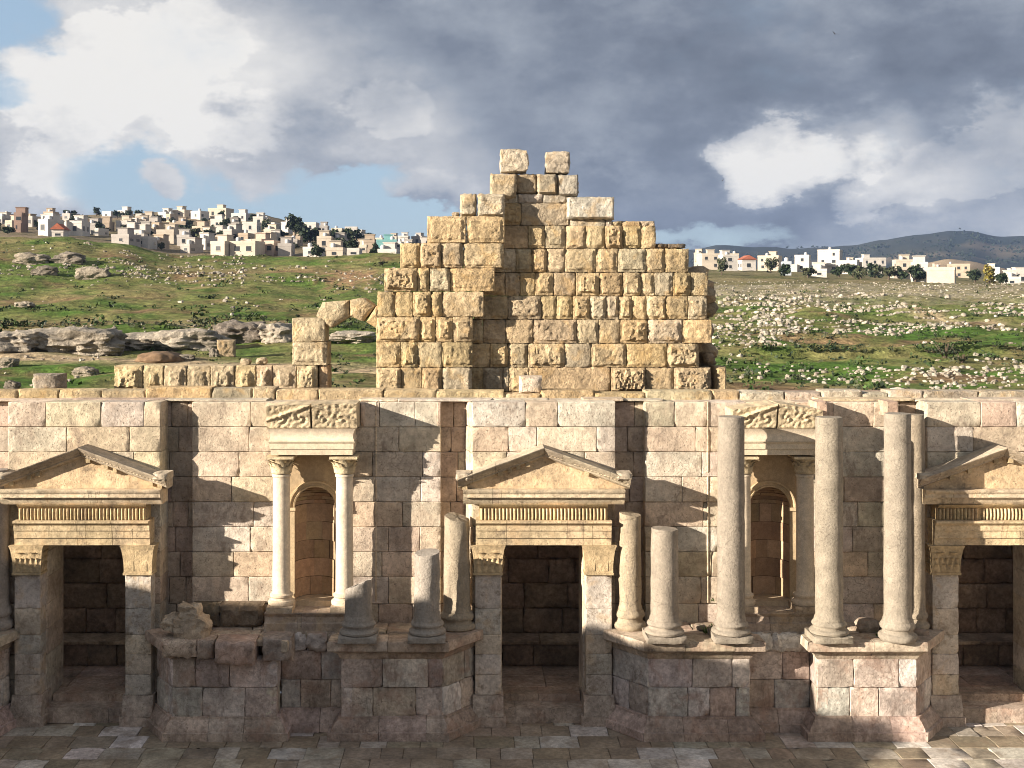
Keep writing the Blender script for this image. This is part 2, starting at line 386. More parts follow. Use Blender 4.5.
def terrain_tint(c, d, p):
    n1, n2, n3 = fb(p, .05, 4), fb(p, .25, 3), fb(p, 1.1, 2)
    grass, lush, dry, soil, stony, track = (.105, .148, .034), (.066, .130, .023), (.22, .19, .085), (.20, .135, .075), (.34, .30, .225), (.40, .31, .20)
    def mx(a, b, t): t = max(0, min(1, t)); return tuple(u * (1 - t) + v * t for u, v in zip(a, b))
    right = max(0, min(1, (c - 480) / 160))
    if d > 1250:
        col = mx((.020, .028, .022), (.040, .044, .032), .5 + 1.4 * fb(p, .003, 4)); col = mx(col, (.16, .13, .085), 3.0 * (fb(p, .0022, 5) - .22) + (.4 if 1400 < d < 2300 and c > 960 else 0)); return col  # far wooded hills, tint darkened further to stand for cloud shadow
    if d > 900: return mx((.36, .28, .19), (.20, .15, .10), .5 + fb(p, .01, 4)) if c > 700 else (.10, .09, .05)
    if d > 250:
        if c < 600: return mx((.15, .13, .075), (.27, .21, .14), .5 + fb(p, .03, 4))
        return mx((.24, .20, .105), (.12, .12, .05), .4 + n1)
    col = mx(lush, grass, .5 + 1.2 * n2); col = mx(col, dry, 1.3 * (n1 + .5 * n2) + .25); col = mx(col, lush, 2.2 * (-n1 - .05))
    if d > 100: col = mx(col, dry, .25 + .3 * n2)
    col = mx(col, soil, 1.8 * (fb((p[0] + 90, p[1], 0), .11, 4) - .16) + .5 * n3)
    if right:
        far = max(0, min(1, (d - 125) / 50)); col = mx(col, mx(dry, stony, .55 + n3), right * far * .9)
    td = 67 - 7.5 * c / 350 + 1.0 * math.sin(c / 60.0) + 1.0 * n3
    if c < 440: col = mx(col, track, 1.25 - abs(d - td) / 3.4 + .3 * n2)
    if c > 870:
        td = 104 + (1024 - c) * .13; col = mx(col, track, 1.0 - abs(d - td) / 3.2 + .3 * n3)
    if 70 < c < 330: col = mx(col, track, .75 - abs(d - (90 + 3 * math.sin(c / 40))) / 1.8 + .5 * n3)
    if 280 < c < 440: col = mx(col, (.30, .19, .11), .9 - ((c - 350) / 40) ** 2 - ((d - 138) / 16) ** 2 + n3)
    if 690 < c < 990: col = mx(col, (.25, .17, .095), .85 - ((c - 835) / 75) ** 2 - ((d - 86) / 9) ** 2 + n2)
    return col
mb = MB(); nC, nD = len(cols), len(ds)
mb.v = [tuple(p) for r in GP for p in r]
for i in range(nC - 1):
    for j in range(nD - 1):
        mb.f.append((i * nD + j, (i + 1) * nD + j, (i + 1) * nD + j + 1, i * nD + j + 1))
vt = np.ones((nC * nD, 4), np.float32)
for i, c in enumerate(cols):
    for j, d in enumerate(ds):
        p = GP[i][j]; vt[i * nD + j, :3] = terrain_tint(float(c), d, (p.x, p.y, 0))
me = bpy.data.meshes.new('hillside_ground'); me.from_pydata(mb.v, [], mb.f)
a = me.attributes.new('tint', 'FLOAT_COLOR', 'POINT'); a.data.foreach_set('color', vt.ravel()); me.polygons.foreach_set('use_smooth', [True] * len(me.polygons))
m = bpy.data.materials.new('grassland'); m.use_nodes = True; q = G(m.node_tree); bs = m.node_tree.nodes['Principled BSDF']; bs.inputs['Roughness'].default_value = .95; bs.inputs['Specular IOR Level'].default_value = .1
geo = q.n('ShaderNodeNewGeometry'); pos = geo.outputs['Position']; at = q.n('ShaderNodeAttribute', attribute_name='tint')
n1 = q.noise(pos, .9, 6, .65); n2 = q.noise(pos, 3.5, 5, .65); n3 = q.noise(pos, .12, 5, .6)
f = q.m('MULTIPLY', q.mr(n1, .3, .7, .55, 1.35), q.mr(n2, .3, .7, .65, 1.3)); cb = q.n('ShaderNodeCombineXYZ')
for i in range(3): q.put(cb.inputs[i], f)
c_ = q.mix(1.0, at.outputs['Color'], cb.outputs[0], 'MULTIPLY')
m.node_tree.links.new(c_, bs.inputs['Base Color'])
b = q.n('ShaderNodeBump'); b.inputs['Strength'].default_value = .9; b.inputs['Distance'].default_value = .25; m.node_tree.links.new(q.m('ADD', n1, q.m('MULTIPLY', n2, .5)), b.inputs['Height']); m.node_tree.links.new(b.outputs[0], bs.inputs['Normal'])
me.materials.append(m); o = bpy.data.objects.new('hillside_ground', me); COL.objects.link(o); struct(o)

# ================================================================== SEATING (behind and beside the viewer; its rim throws the long shadow)
def rim_h(th):
    """height of the seating rim, shaped to place its shadow, for bearing th (radians from the axis away from the stage, + to the left)"""
    pts = RIM; t = math.degrees(th)
    for (a, ha), (b_, hb) in zip(pts[:-1], pts[1:]):
        if a <= t <= b_: return ha + (hb - ha) * (t - a) / (b_ - a)
    return pts[0][1] if t < pts[0][0] else pts[-1][1]
RIM = [(-95, 6.5), (0, 7.3), (45, 7.8), (60, 8.4), (62.2, 8.9), (63.1, 9.45), (64.0, 9.25), (65.0, 9.2), (65.8, 9.8), (67.5, 9.7), (69, 9.55), (71.4, 9.6), (74, 9.1), (77.5, 8.3), (82, 7.55), (95, 6.5)]  # rim heights fitted so the cast shadow edge falls as wanted on the stage
SC, SR = Vector((.6, -3.0)), 22.5
def seating():
    root = thing('theatre_seating', 'tiered semicircle of pale limestone seats facing the stage wall', 'seating', (SC.x, SC.y, 0))
    mb = MB(); tint = (.46, .40, .32); n = 380
    P = []
    for i in range(n + 1):
        th = math.radians(-95 + 190 * i / n); r_ = [(11.0, -.2), (11.0, 1.0)]; k = 16
        for s_ in range(k):
            r0 = 11.0 + (SR - 11.6) * s_ / k; r1 = 11.0 + (SR - 11.6) * (s_ + 1) / k; z0 = 1.0 + 5.2 * s_ / k; z1 = 1.0 + 5.2 * (s_ + 1) / k
            r_ += [(r0, z1 - .02), (r1, z1)]
        rh = rim_h(th) ; rh += 0.0
        r_ += [(SR, rh), (SR + .9, rh), (SR + .9, -.2)]
        P.append([(SC.x - r * math.sin(th), SC.y - r * math.cos(th), z) for r, z in r_])
    mb.quad_grid(P, tint); mb.build('seat_tiers', M['wall'], root)
seating()

# ================================================================== STAGE WALL
wall = thing('stage_wall', 'long pinkish limestone stage wall of dressed blocks with niches and door bays', 'wall')
YW1 = 1.5
ZT = Z_(402, YW1)
def rows(Y, ys): return [Z_(p, Y) for p in ys]
YS = [402, 427, 452, 477, 502, 527, 552, 577, 604]
def vs_from(Y, bottom): return [bottom] + [Z_(p, Y) for p in reversed(YS)]
PLZ = 1.98
def wall_part(name, pxa, pxb, Y, depth, openings=(), bottom=None, pal=PAL_WALL, wr=(.55, 1.35), parent=wall, xs=None):
    mb = MB(); b0 = PLZ if bottom is None else bottom
    vs = [Z_(604, Y)] + [Z_(p, Y) for p in reversed(YS[:-1])]
    z = vs[0]
    while z - b0 > .62: z -= .53; vs.insert(0, z)
    if vs[0] - b0 > .08: vs.insert(0, b0)
    xa, xb = (X_(pxa, Y), X_(pxb, Y)) if xs is None else xs
    courses(mb, Vector((0, Y, 0)), UX, UZ, -UY, xa, xb, vs, wr[0], wr[1], depth, pal, openings, cell=.10, rough=.006, bev=.012, chip=.25)
    return mb.build(name, M['wall'], parent)
DOORS = [(82.5, 'left'), (543.5, 'centre'), (1001.5, 'right')]
YD = .80; HW = .845
def dcx(px): return X_(px, YD)
# door bays (their faces stand a little proud), each with the doorway cut through
bays = [(8, 160.5), (472, 615.5), (927, 1074)]
for (a, b_), (dc, _) in zip(bays, DOORS):
    cx = dcx(dc)
    wall_part('door_bay', a, b_, 1.15, 1.05, openings=[(cx - HW, cx + HW, 0.0, Z_(545, .95))], bottom=0.0)
# wings between the doors, with the niches cut through (the niche lining closes them)
NICHES = [313.0, 773.5]
wings = [(192, 441), (645, 891)]
NXC = [X_(n, 1.03) for n in NICHES]
for (a, b_), nx in zip(wings, NXC):
    wall_part('niche_bay', a, b_, YW1, .8, openings=[(nx - .60, nx + .60, 2.2, Z_(452, YW1))], bottom=PLZ - .1)
# sunken slots between bays and wings
for a, b_ in ((-60, 14), (155, 200), (436, 478), (610, 652), (885, 935)):
    wall_part('recess_panel', a, b_, 1.82, .4, bottom=0.0, pal=[(.46, .37, .29), (.43, .34, .27), (.40, .33, .27)], wr=(.3, .55))
for a, b_ in ((-620, -52), (1066, 1600)):                  # the wall goes on out of the frame
    wall_part('outer_bay', a, b_, YW1, .8, bottom=0.0)
# bright return of the centre bay towards the left and the thin pilaster edges of the wings
mb = MB()
xl = X_(472, 1.15)
for a, b_ in zip(YS[:-1], YS[1:]):
    block(mb, Vector((xl - .14, 1.82, 0)), Vector((.14, -.66, 0)).normalized(), UZ, Vector((-.66, -.14, 0)).normalized(), 0, .66, Z_(b_, 1.4), Z_(a, 1.4), .05, pick(PAL_WHITE, .05), cell=.12)
for px in (375.5, 708.5):
    x = X_(px, 1.4); zc = [Z_(p, 1.4) for p in YS]
    for a, b_ in zip(zc[1:], zc[:-1]): block(mb, Vector((0, YW1 - .025, 0)), UX, UZ, -UY, x - .015, x + .02, a, b_, .3, pick(PAL_WHITE, .05), cell=.1, bev=.006, rough=.002, chip=.1)
mb.build('return_edge', M['wall'], wall)
# rough footing course on the podium, behind the columns
mb = MB()
for a, b_ in ((190, 262),):
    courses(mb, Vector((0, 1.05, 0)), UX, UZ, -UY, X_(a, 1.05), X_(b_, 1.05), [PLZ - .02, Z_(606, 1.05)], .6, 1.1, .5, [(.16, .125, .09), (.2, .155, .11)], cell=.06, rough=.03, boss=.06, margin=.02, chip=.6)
mb.build('footing_course', M['interior'], wall)
# coping: back leaf that stands one thin course above the front leaf
mb = MB(); x = -14.0
while x < 15:
    w = random.uniform(.5, 1.5); Y = 2.15
    px = VX + (x - CX) / 27.15 * F
    top = Z_((388.5 if px < 330 else 391.5) + random.uniform(-1.6, 2.2), Y)
    block(mb, Vector((0, Y, 0)), UX, UZ, -UY, x, x + w, ZT - .5, top, .55, pick(PAL_RUST if px < 720 else PAL_GREYR, .12), cell=.08, rough=.016, bev=.03, chip=.7, gap=.008, fr=4)
    x += w
mb.build('coping', M['rustic'], wall)
mb = MB(); x = -14.0
while x < 15:                                           # thin broken levelling slabs on the front leaf
    w = random.uniform(.7, 2.2)
    if random.random() < .86:
        px = VX + (x - CX) / 26.6 * F
        block(mb, Vector((0, 1.62 + random.uniform(-.06, .1), 0)), UX, UZ, -UY, x, x + w, ZT - .01, ZT + random.uniform(.025, .065), .5, pick(PAL_WALL, .15), cell=.12, rough=.012, bev=.02, chip=.5, fr=3)
    x += w
mb.build('levelling_slabs', M['wall'], wall)
# projecting bonding stones above the two tall columns of the right wing
mb = MB()
for px in (822, 893):
    block(mb, Vector((0, 1.0, 0)), UX, UZ, -UY, X_(px - 6, 1.0), X_(px + 5.5, 1.0), Z_(417, 1.0), Z_(401.5, 1.0), .6, (.46, .33, .25), cell=.08, rough=.008)
for px in (360, 437):
    block(mb, Vector((0, 1.42, 0)), UX, UZ, -UY, X_(px, 1.32), X_(px + 4, 1.32), Z_(427, 1.3), Z_(403, 1.3), .3, (.46, .36, .28), cell=.08, rough=.008)
mb.build('bonding_stone', M['wall'], wall)

# ------------------------------------------------------------------ niches: an arched lining set in the wall
def niche(nx):
    Yp = 1.44; r = .43; zs = Z_(507, Yp); zb = Z_(606, .9) ; zt = Z_(452, YW1) + .02; hw = .60
    mb = MB(); tint = (.46, .35, .22)
    arc = [(nx + r * math.cos(math.pi * i / 20), zs + r * math.sin(math.pi * i / 20)) for i in range(21)]     # right to left
    inner = [(nx + r, zb)] + arc + [(nx - r, zb)]
    def outer(x, z):
        if z <= zs + 1e-6: return (nx + hw if x > nx else nx - hw, z)
        dx_, dz_ = x - nx, z - zs; k = min(hw / max(1e-6, abs(dx_)), (zt - zs) / max(1e-6, dz_)); return (nx + dx_ * k, zs + dz_ * k)
    out = [outer(*p) for p in inner]
    for (i, o_, i2, o2_) in zip(inner[:-1], out[:-1], inner[1:], out[1:]):
        mb.face([(i[0], Yp, i[1]), (o_[0], Yp, o_[1]), (o2_[0], Yp, o2_[1]), (i2[0], Yp, i2[1])], tint)
    for sx in (-1, 1): mb.face([(nx + sx * hw, Yp, zt), (nx + sx * (zt - zs if zt - zs < hw else hw), Yp, zt), (nx + sx * hw, Yp, zs + .01)], tint)
    # half-round back and half dome
    P = []
    for i in range(17):
        a = math.pi * i / 16; row = []
        for z in np.linspace(zb, zs, 6): row.append((nx - r * math.cos(a), Yp + r * math.sin(a) * 1.15, float(z)))
        for j in range(1, 9):
            ph = math.pi / 2 * j / 8; row.append((nx - r * math.cos(a) * math.cos(ph), Yp + r * 1.15 * math.sin(a) * math.cos(ph), zs + r * math.sin(ph)))
        P.append(row)
    
    for j in range(len(P[0]) - 1):
        cuts = [0, random.randint(4, 7), random.randint(9, 13), 16]
        for c0, c1 in zip(cuts[:-1], cuts[1:]):
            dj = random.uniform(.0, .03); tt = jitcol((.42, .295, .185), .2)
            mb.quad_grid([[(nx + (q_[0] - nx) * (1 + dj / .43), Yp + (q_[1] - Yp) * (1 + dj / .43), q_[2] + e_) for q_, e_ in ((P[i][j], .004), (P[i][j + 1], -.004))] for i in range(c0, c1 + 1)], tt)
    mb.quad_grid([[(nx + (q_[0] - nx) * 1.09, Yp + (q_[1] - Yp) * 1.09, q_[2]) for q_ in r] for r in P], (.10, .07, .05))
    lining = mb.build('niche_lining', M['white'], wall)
    mb = MB()                                             # archivolt and jamb strips
    path = [(nx + (r + .0) * math.cos(math.pi * i / 24), zs + (r + .0) * math.sin(math.pi * i / 24), math.cos(math.pi * i / 24), math.sin(math.pi * i / 24)) for i in range(25)]
    prof = [(0.0, .02), (0.0, -.05), (.03, -.06), (.04, -.035), (.085, -.04), (.10, -.075), (.13, -.075), (.14, .02)]
    P = [[(x + cx_ * o_, Yp + y_, z + cz_ * o_) for (o_, y_) in prof] for (x, z, cx_, cz_) in path]
    mb.quad_grid(P, (.52, .40, .25))
    for sx in (-1, 1):
        mb.box(nx + sx * (r + .005), nx + sx * (r + .135), Yp - .045, Yp + .02, zb + .002, zs - .07, (.50, .39, .25))
        mb.box(nx + sx * (r - .015), nx + sx * (r + .155), Yp - .075, Yp + .02, zs - .07, zs - .003, (.54, .43, .28))
    mb.build('archivolt', M['white'], lining)
    mb = MB(); mb.box(nx - .62, nx + .62, Yp - .10, Yp + .62, zb - .14, zb - .004, (.5, .4, .28)); mb.build('niche_sill', M['white'], lining)
for nx in NXC: niche(nx)

# ------------------------------------------------------------------ moulded strips
def strip(mb, A, B, prof, tint, step=.14, rough=.0, seams=0, out=-UY, fr=5.0):
    """profile of (out, up) pairs carried from A to B (cut vertically), with capped ends; A, B may differ in height"""
    A, B = Vector(A), Vector(B); L = (B - A).length; n = max(1, int(L / step)) if rough else 1
    cuts = sorted([0, 1] + [random.uniform(.12, .88) for _ in range(seams)])
    for c0, c1 in zip(cuts[:-1], cuts[1:]):
        k = max(1, int(n * (c1 - c0)) + 1); tt = jitcol(tint, .08) if seams else tint; gp = .003 / max(L, .1)
        P = []
        for i in range(k + 1):
            p = A.lerp(B, (c0 + gp) + (c1 - c0 - 2 * gp) * i / k); row = []
            for (o_, u_) in prof:
                w = p + out * o_ + UZ * u_
                if rough: dd = rough * (nz(w, fr) + .6 * nz(w, fr * 3)); w = w + out * dd + UZ * dd * .6
                row.append(tuple(w))
            P.append(row + [row[0]])
        mb.quad_grid(P, tt)
        mb.face([r for r in P[0][:-1]], tt); mb.face(list(reversed(P[-1][:-1])), tt)

def leaf(mb, base, outd, side, h, w, curl, tint):
    """one acanthus leaf: a strip that rises against the bell and curls out at the tip"""
    P = []
    for j in range(6):
        t = j / 5; ww = w * (1 - .55 * t ** 2); o_ = curl * t ** 2.2; z = h * (t - .18 * max(0, t - .7) / .3 * t)
        P.append([tuple(base + outd * (o_ + .02 - .02 * abs(s_)) + side * (ww * s_ / 2) + UZ * z) for s_ in (-1, -.5, 0, .5, 1)])
    mb.quad_grid([list(r) for r in zip(*P)], tint)
    P2 = [[tuple(Vector(p) - outd * .025 - UZ * .004) for p in r] for r in P]
    mb.quad_grid([list(r) for r in zip(*P2)][::-1], tint)

def capital_round(mb, cx, cy, z0, r, h, tint):
    mb.lathe([(r * .98, 0), (r * 1.06, .02 * h / .4), (r, .05 * h / .4), (r * 1.02, h * .4), (r * 1.18, h * .75), (r * 1.5, h * .88), (.001, h * .88)], cx, cy, z0, tint, 20)
    for row, (n, hh, cu, off) in enumerate(((8, h * .48, r * .34, 0), (8, h * .74, r * .52, .5))):
        for i in range(n):
            a = 2 * math.pi * (i + off) / n; d = Vector((math.cos(a), math.sin(a), 0)); sd = Vector((-math.sin(a), math.cos(a), 0))
            leaf(mb, Vector((cx, cy, z0 + .03)) + d * r * .98, d, sd, hh, r * .78, cu, tint)
    k = r * 1.42
    for i in range(4):                                     # corner volutes
        a = math.pi / 4 + i * math.pi / 2; d = Vector((math.cos(a), math.sin(a), 0)); sd = Vector((-math.sin(a), math.cos(a), 0))
        leaf(mb, Vector((cx, cy, z0 + h * .45)) + d * r * 1.05, d, sd, h * .45, r * .42, r * .95, tint)
    mb.box(cx - k, cx + k, cy - k, cy + k, z0 + h * .88, z0 + h, tint)

def capital_pilaster(mb, xa, xb, ya, yb, z0, h, tint, carved=True):
    w = xb - xa; n = 6
    P = []
    for j in range(9):
        t = j / 8; fl = .02 + .03 * max(0, t - .25) ** 1.5 * 2
        P.append([(xa - fl, yb, z0 + h * .84 * t), (xa - fl, ya - fl, z0 + h * .84 * t), (xb + fl, ya - fl, z0 + h * .84 * t), (xb + fl, yb, z0 + h * .84 * t)])
    mb.quad_grid([list(r) for r in zip(*P)], tint)
    mb.face([P[0][i] for i in range(4)], tint)
    mb.prism([(xa - .06, yb, z0 + h * .84), (xa - .06, ya - .06, z0 + h * .84), (xb + .06, ya - .06, z0 + h * .84), (xb + .06, yb, z0 + h * .84)],
             [(xa - .09, yb, z0 + h), (xa - .09, ya - .09, z0 + h), (xb + .09, ya - .09, z0 + h), (xb + .09, yb, z0 + h)], tint)
    mb.box(xa - .035, xb + .035, ya - .035, yb, z0 - .045, z0 - .002, tint)
    if not carved:
        for k in (.25, .75): mb.box(xa + w * k - .05, xa + w * k + .05, ya - .03, ya + .05, z0 + .04, z0 + h * .55, tint)
    rows_ = ((4, .02, h * .36, .05, 0), (5, h * .26, h * .36, .06, .0), (2, h * .5, h * .32, .08, 0))
    for (k, zz, hh, cu, off) in rows_:
        if not carved: break
        for i in range(k):
            x = xa + w * (i + .5) / k
            leaf(mb, Vector((x, ya - .02, z0 + zz)), -UY, UX, hh, w / k * .95, cu, tint)
        for i in range(2):
            leaf(mb, Vector((xa - .02, ya + (yb - ya) * (i + .5) / 2, z0 + zz)), -UX, UY, hh, .16, cu, tint)
            leaf(mb, Vector((xb + .02, ya + (yb - ya) * (i + .5) / 2, z0 + zz)), UX, UY, hh, .16, cu, tint)

# ------------------------------------------------------------------ doorways
def doorway(dc, label, broken=False, leftcap=True):
    cx = dcx(dc); root = thing('doorway', label, 'doorway', (cx, YD, 0), 'pedimented doorways of the stage wall')
    zl = Z_(545, YD); pw = .27; pc = 1.145; Y0 = YD; Y1 = 1.15
    for sx in (-1, 1):
        xm = cx + sx * pc; mb = MB(); z0, z1 = .22, Z_(575, YD)
        vs = [.62 + (z1 - .62) * t for t in (0, .17, .34, .5, .72, 1.0)]
        for a, b_ in zip(vs[:-1], vs[1:]):
            block(mb, Vector((0, Y0 + .015, 0)), UX, UZ, -UY, xm - pw, xm + pw, a, b_, .55, pick([(.54, .48, .42), (.55, .47, .38), (.50, .45, .40)], .08), cell=.07, rough=.005, gap=.002, bev=.01)
        sh = mb.build('pilaster', M['frame'], root)
        mb = MB()
        strip(mb, (xm - pw - .05, Y0 + .05, 0), (xm + pw + .05, Y0 + .05, 0), [(-.5, .2), (.13, .2), (.13, .33), (.12, .42), (.055, .54), (.05, .618), (-.5, .618)], (.46, .39, .33), .12, .008)
        mb.box(xm - pw - .10, xm + pw + .10, Y0 - .10, Y1 + .1, .002, .197, (.44, .36, .30), jit=.012)
        mb.build('pilaster_base', M['podium'], sh)
        mb = MB(); capital_pilaster(mb, xm - pw, xm + pw, Y0, Y1, Z_(575, YD) + .047, zl - Z_(575, YD) - .05, (.52, .40, .24), carved=(sx < 0)); mb.build('pilaster_capital', M['carved'], sh)
        if sx > 0:                                        # recessed panel strip down the right pilaster's upper half
            pass
    # architrave with three fasciae
    mb = MB(); za, zb = zl, Z_(520, YD); aw = 1.40; f = (zb - za)
    strip(mb, (cx - aw, Y0, za), (cx + aw, Y0, za), [(-.42, .0), (.02, .0), (.02, f * .28), (.05, f * .29), (.05, f * .58), (.08, f * .60), (.08, f * .80), (.13, f * .9), (.16, f * .92), (.16, f), (-.42, f)], (.53, .42, .27), .12, .006, 5)
    mb.build('architrave', M['frame'], root)
    # fluted frieze
    mb = MB(); za, zb = zb + .003, Z_(504, YD); fw = 1.33; zf = zb - za
    strip(mb, (cx - fw, Y0 + .02, za), (cx + fw, Y0 + .02, za), [(-.42, 0), (.0, 0), (.0, zf * .72), (.07, zf * .82), (.13, zf * .99), (-.42, zf * .99)], (.50, .38, .22), .12, .004, 3)
    n = 35
    for i in range(n):
        x = cx - fw + .02 + (2 * fw - .04) * (i + .5) / n; w = (2 * fw - .04) / n * .84; hh = zf * .70
        P = []
        for a in range(7):
            an = math.pi * a / 6; r_ = []
            for j in range(5):
                t = j / 4; r_.append((x - w / 2 * math.cos(an), Y0 + .018 - (.052 + .02 * math.sin(math.pi * t)) * math.sin(an), za + .008 + hh * t))
            P.append(r_)
        if random.random() < .97: mb.quad_grid(P, jitcol((.54, .42, .25), .1)); mb.face([r[-1] for r in P], (.54, .42, .25))
    mb.build('frieze', M['frame'], root)
    # horizontal cornice
    mb = MB(); zc0, zc1 = zb + .002, Z_(490.5, YD - .28); hw = 1.66; h = zc1 - zc0
    strip(mb, (cx - hw, Y0, zc0), (cx + hw, Y0, zc0), [(-.42, 0), (.05, 0), (.12, h * .25), (.14, h * .48), (.23, h * .52), (.23, h * .74), (.25, h * .78), (.28, h * .97), (.28, h), (-.42, h)], (.60, .50, .36), .12, .007, 3)
    mb.build('cornice', M['frame'], root)
    # tympanum and raking cornices
    zt = zc1; rise = .66; hw2 = 1.77
    mb = MB()
    A_, B_, C_ = (cx - hw2 + .03, zt + .002), (cx + hw2 - .03, zt + .002), (cx, zt + rise + .03)
    n = 14
    mb.prism([(p[0], Y0 - .02, p[1]) for p in (A_, B_, C_)], [(p[0], Y1 - .002, p[1]) for p in (A_, B_, C_)], (.56, .43, .28)); mb.build('tympanum', M['frame'], root)
    th = .19
    prof = [(-.41, -.02), (.03, -.02), (.07, .01), (.13, .035), (.135, .07), (.15, .075), (.18, .115), (.23, .165), (.29, .225), (.30, .255), (-.41, .255)]; prof = [(o_, u_ * .84) for o_, u_ in prof]
    for sx in (-1, 1):
        mb = MB(); e = (cx + sx * hw2, Y0 - .01, zt + .01)
        peak_t = 1.0
        a = Vector(e); b_ = Vector((cx + sx * .001, Y0 - .01, zt + rise))
        if broken and sx > 0: a = a.lerp(b_, .0)
        strip(mb, a, b_, prof, (.44, .37, .28), .10, .012, 2)
        n = 9
        for i in range(n):                                # modillions under the raking cornice
            t = (i + .8) / (n + .6); p = a.lerp(b_, t)
            if random.random() < .38: mb.box(p.x - .045, p.x + .045, p.y - .11, p.y - .03, p.z - .065, p.z + .035, (.46, .36, .22), jit=.012)
        # egg-and-leaf ornament along the cyma
        n = 26
        for i in range(n):
            t = (i + .5) / n; p = a.lerp(b_, t)
            if nz((p.x * 2, sx * 3, 1), 1.2) > -.15: leaf(mb, Vector((p.x, p.y - .165, p.z + .085)), -UY, UX, .12, .075, .04, (.47, .38, .26))
        rk = mb.build('raking_cornice', M['carved'], root)
        mb = MB()
        x = cx + sx * (hw2 - .12); block(mb, Vector((0, Y0 - .30, 0)), UX, UZ, -UY, x - .16, x + .16, zt + .2, zt + .34, .6, (.45, .38, .29), cell=.06, rough=.02, bev=.03, chip=.8); mb.build('corner_block', M['carved'], rk)
    # threshold and door sill
    mb = MB()
    strip(mb, (cx - HW - .02, Y0 + .15, 0), (cx + HW + .02, Y0 + .15, 0), [(-.55, .0), (.0, .0), (.0, .30), (-.55, .30)], (.40, .33, .27), .12, .014, 1)
    mb.build('threshold', M['podium'], root)
    mb = MB()
    strip(mb, (cx - HW + .03, 1.42, .301), (cx + HW - .03, 1.42, .301), [(-.5, .0), (.0, .0), (.0, .15), (-.5, .15)], (.40, .31, .24), .12, .012, 1)
    mb.build('step', M['podium'], root)
    return root
doorway(82.5, 'leftmost pedimented doorway, its lower half in shade, cut off by the photo edge')
doorway(543.5, 'central pedimented doorway under the stepped ruin, with complete gable and fluted frieze')
doorway(1001.5, 'rightmost pedimented doorway beside tall columns, its lintel mostly in shadow', broken=True)

# ------------------------------------------------------------------ rooms behind the doors
mb = MB()
for i in range(24):
    x = -13 + i * 1.15
    for (y0, y1) in ((1.9, 2.7), (2.7, 3.5), (3.5, 4.1)):
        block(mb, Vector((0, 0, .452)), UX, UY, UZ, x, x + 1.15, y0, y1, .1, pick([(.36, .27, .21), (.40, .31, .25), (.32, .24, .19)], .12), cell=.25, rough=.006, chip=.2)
struct(mb.build('room_floor', M['podium']))
inner = thing('inner_bench', 'long dark stone bench seen through the doorways at the back of the rooms', 'bench')
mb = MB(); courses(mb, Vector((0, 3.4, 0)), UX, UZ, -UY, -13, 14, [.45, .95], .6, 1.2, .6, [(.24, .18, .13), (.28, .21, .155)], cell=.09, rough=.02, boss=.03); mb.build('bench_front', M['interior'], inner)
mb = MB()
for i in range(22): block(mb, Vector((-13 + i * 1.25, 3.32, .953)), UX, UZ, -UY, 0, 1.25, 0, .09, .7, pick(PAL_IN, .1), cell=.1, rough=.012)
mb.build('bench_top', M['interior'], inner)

# ------------------------------------------------------------------ podium
def sweep(mb, line, prof, pal, wr=(.5, 1.1), rough=.012, skip=(), close_ends=True, gap=.004, drop=None, fr=4.0):
    """profile of (out, z) carried round the plan line in separate stones, mitred at the corners; outward is to the right of travel"""
    L = [Vector((p[0], p[1], 0)) for p in line]; n = len(L)
    nrm = []
    for i in range(n - 1):
        t = (L[i + 1] - L[i]).normalized(); nrm.append(Vector((t.y, -t.x, 0)))
    def at(i, d):
        if i == 0: return L[0] + nrm[0] * d
        if i == n - 1: return L[-1] + nrm[-1] * d
        b = (nrm[i - 1] + nrm[i]); b /= b.length; k = d / max(.35, b.dot(nrm[i])); return L[i] + b * k
    for i in range(n - 1):
        if i in skip: continue
        T = (L[i + 1] - L[i]); ln = T.length; T = T / ln; s_ = 0; cuts = [0]
        while ln - s_ > wr[1]: s_ += random.uniform(*wr); cuts.append(min(s_, ln))
        if ln - cuts[-1] < .25 and len(cuts) > 1: cuts.pop()
        cuts.append(ln)
        for a, b_ in zip(cuts[:-1], cuts[1:]):
            if drop and random.random() < drop: continue
            tint = pick(pal, .12); k = max(2, int((b_ - a) / .11)); P = []; jo = random.uniform(-.012, .012); jz = random.uniform(-.008, .008)
            for q_ in range(k + 1):
                t = q_ / k; row = []
                for (d, z) in prof:
                    pa = at(i, d) if a == 0 else L[i] + T * (a + gap) + nrm[i] * d
                    pb = at(i + 1, d) if b_ == ln else L[i] + T * (b_ - gap) + nrm[i] * d
                    w = pa.lerp(pb, t) + Vector((0, 0, z))
                    dd = rough * (nz(w, fr) + .7 * nz(w, fr * 3)) + jo; 
                    if d < 0: dd = 0
                    row.append(tuple(w + nrm[i] * dd + UZ * (dd * .5 + jz if z > .02 else 0)))
                P.append(row)
            mb.quad_grid(P, tint); mb.face(P[0], tint); mb.face(list(reversed(P[-1])), tint)
BASE = [(-.25, .004), (.25, .004), (.25, .165), (.19, .172), (.185, .215), (.10, .35), (.055, .385), (.05, .43), (-.25, .43)]
CORN = [(-.3, 1.58), (.0, 1.58), (.035, 1.63), (.06, 1.70), (.15, 1.755), (.21, 1.77), (.25, 1.80), (.25, 1.94), (.235, 1.98), (-.3, 1.98)]
def mir(p): return 1087 - p
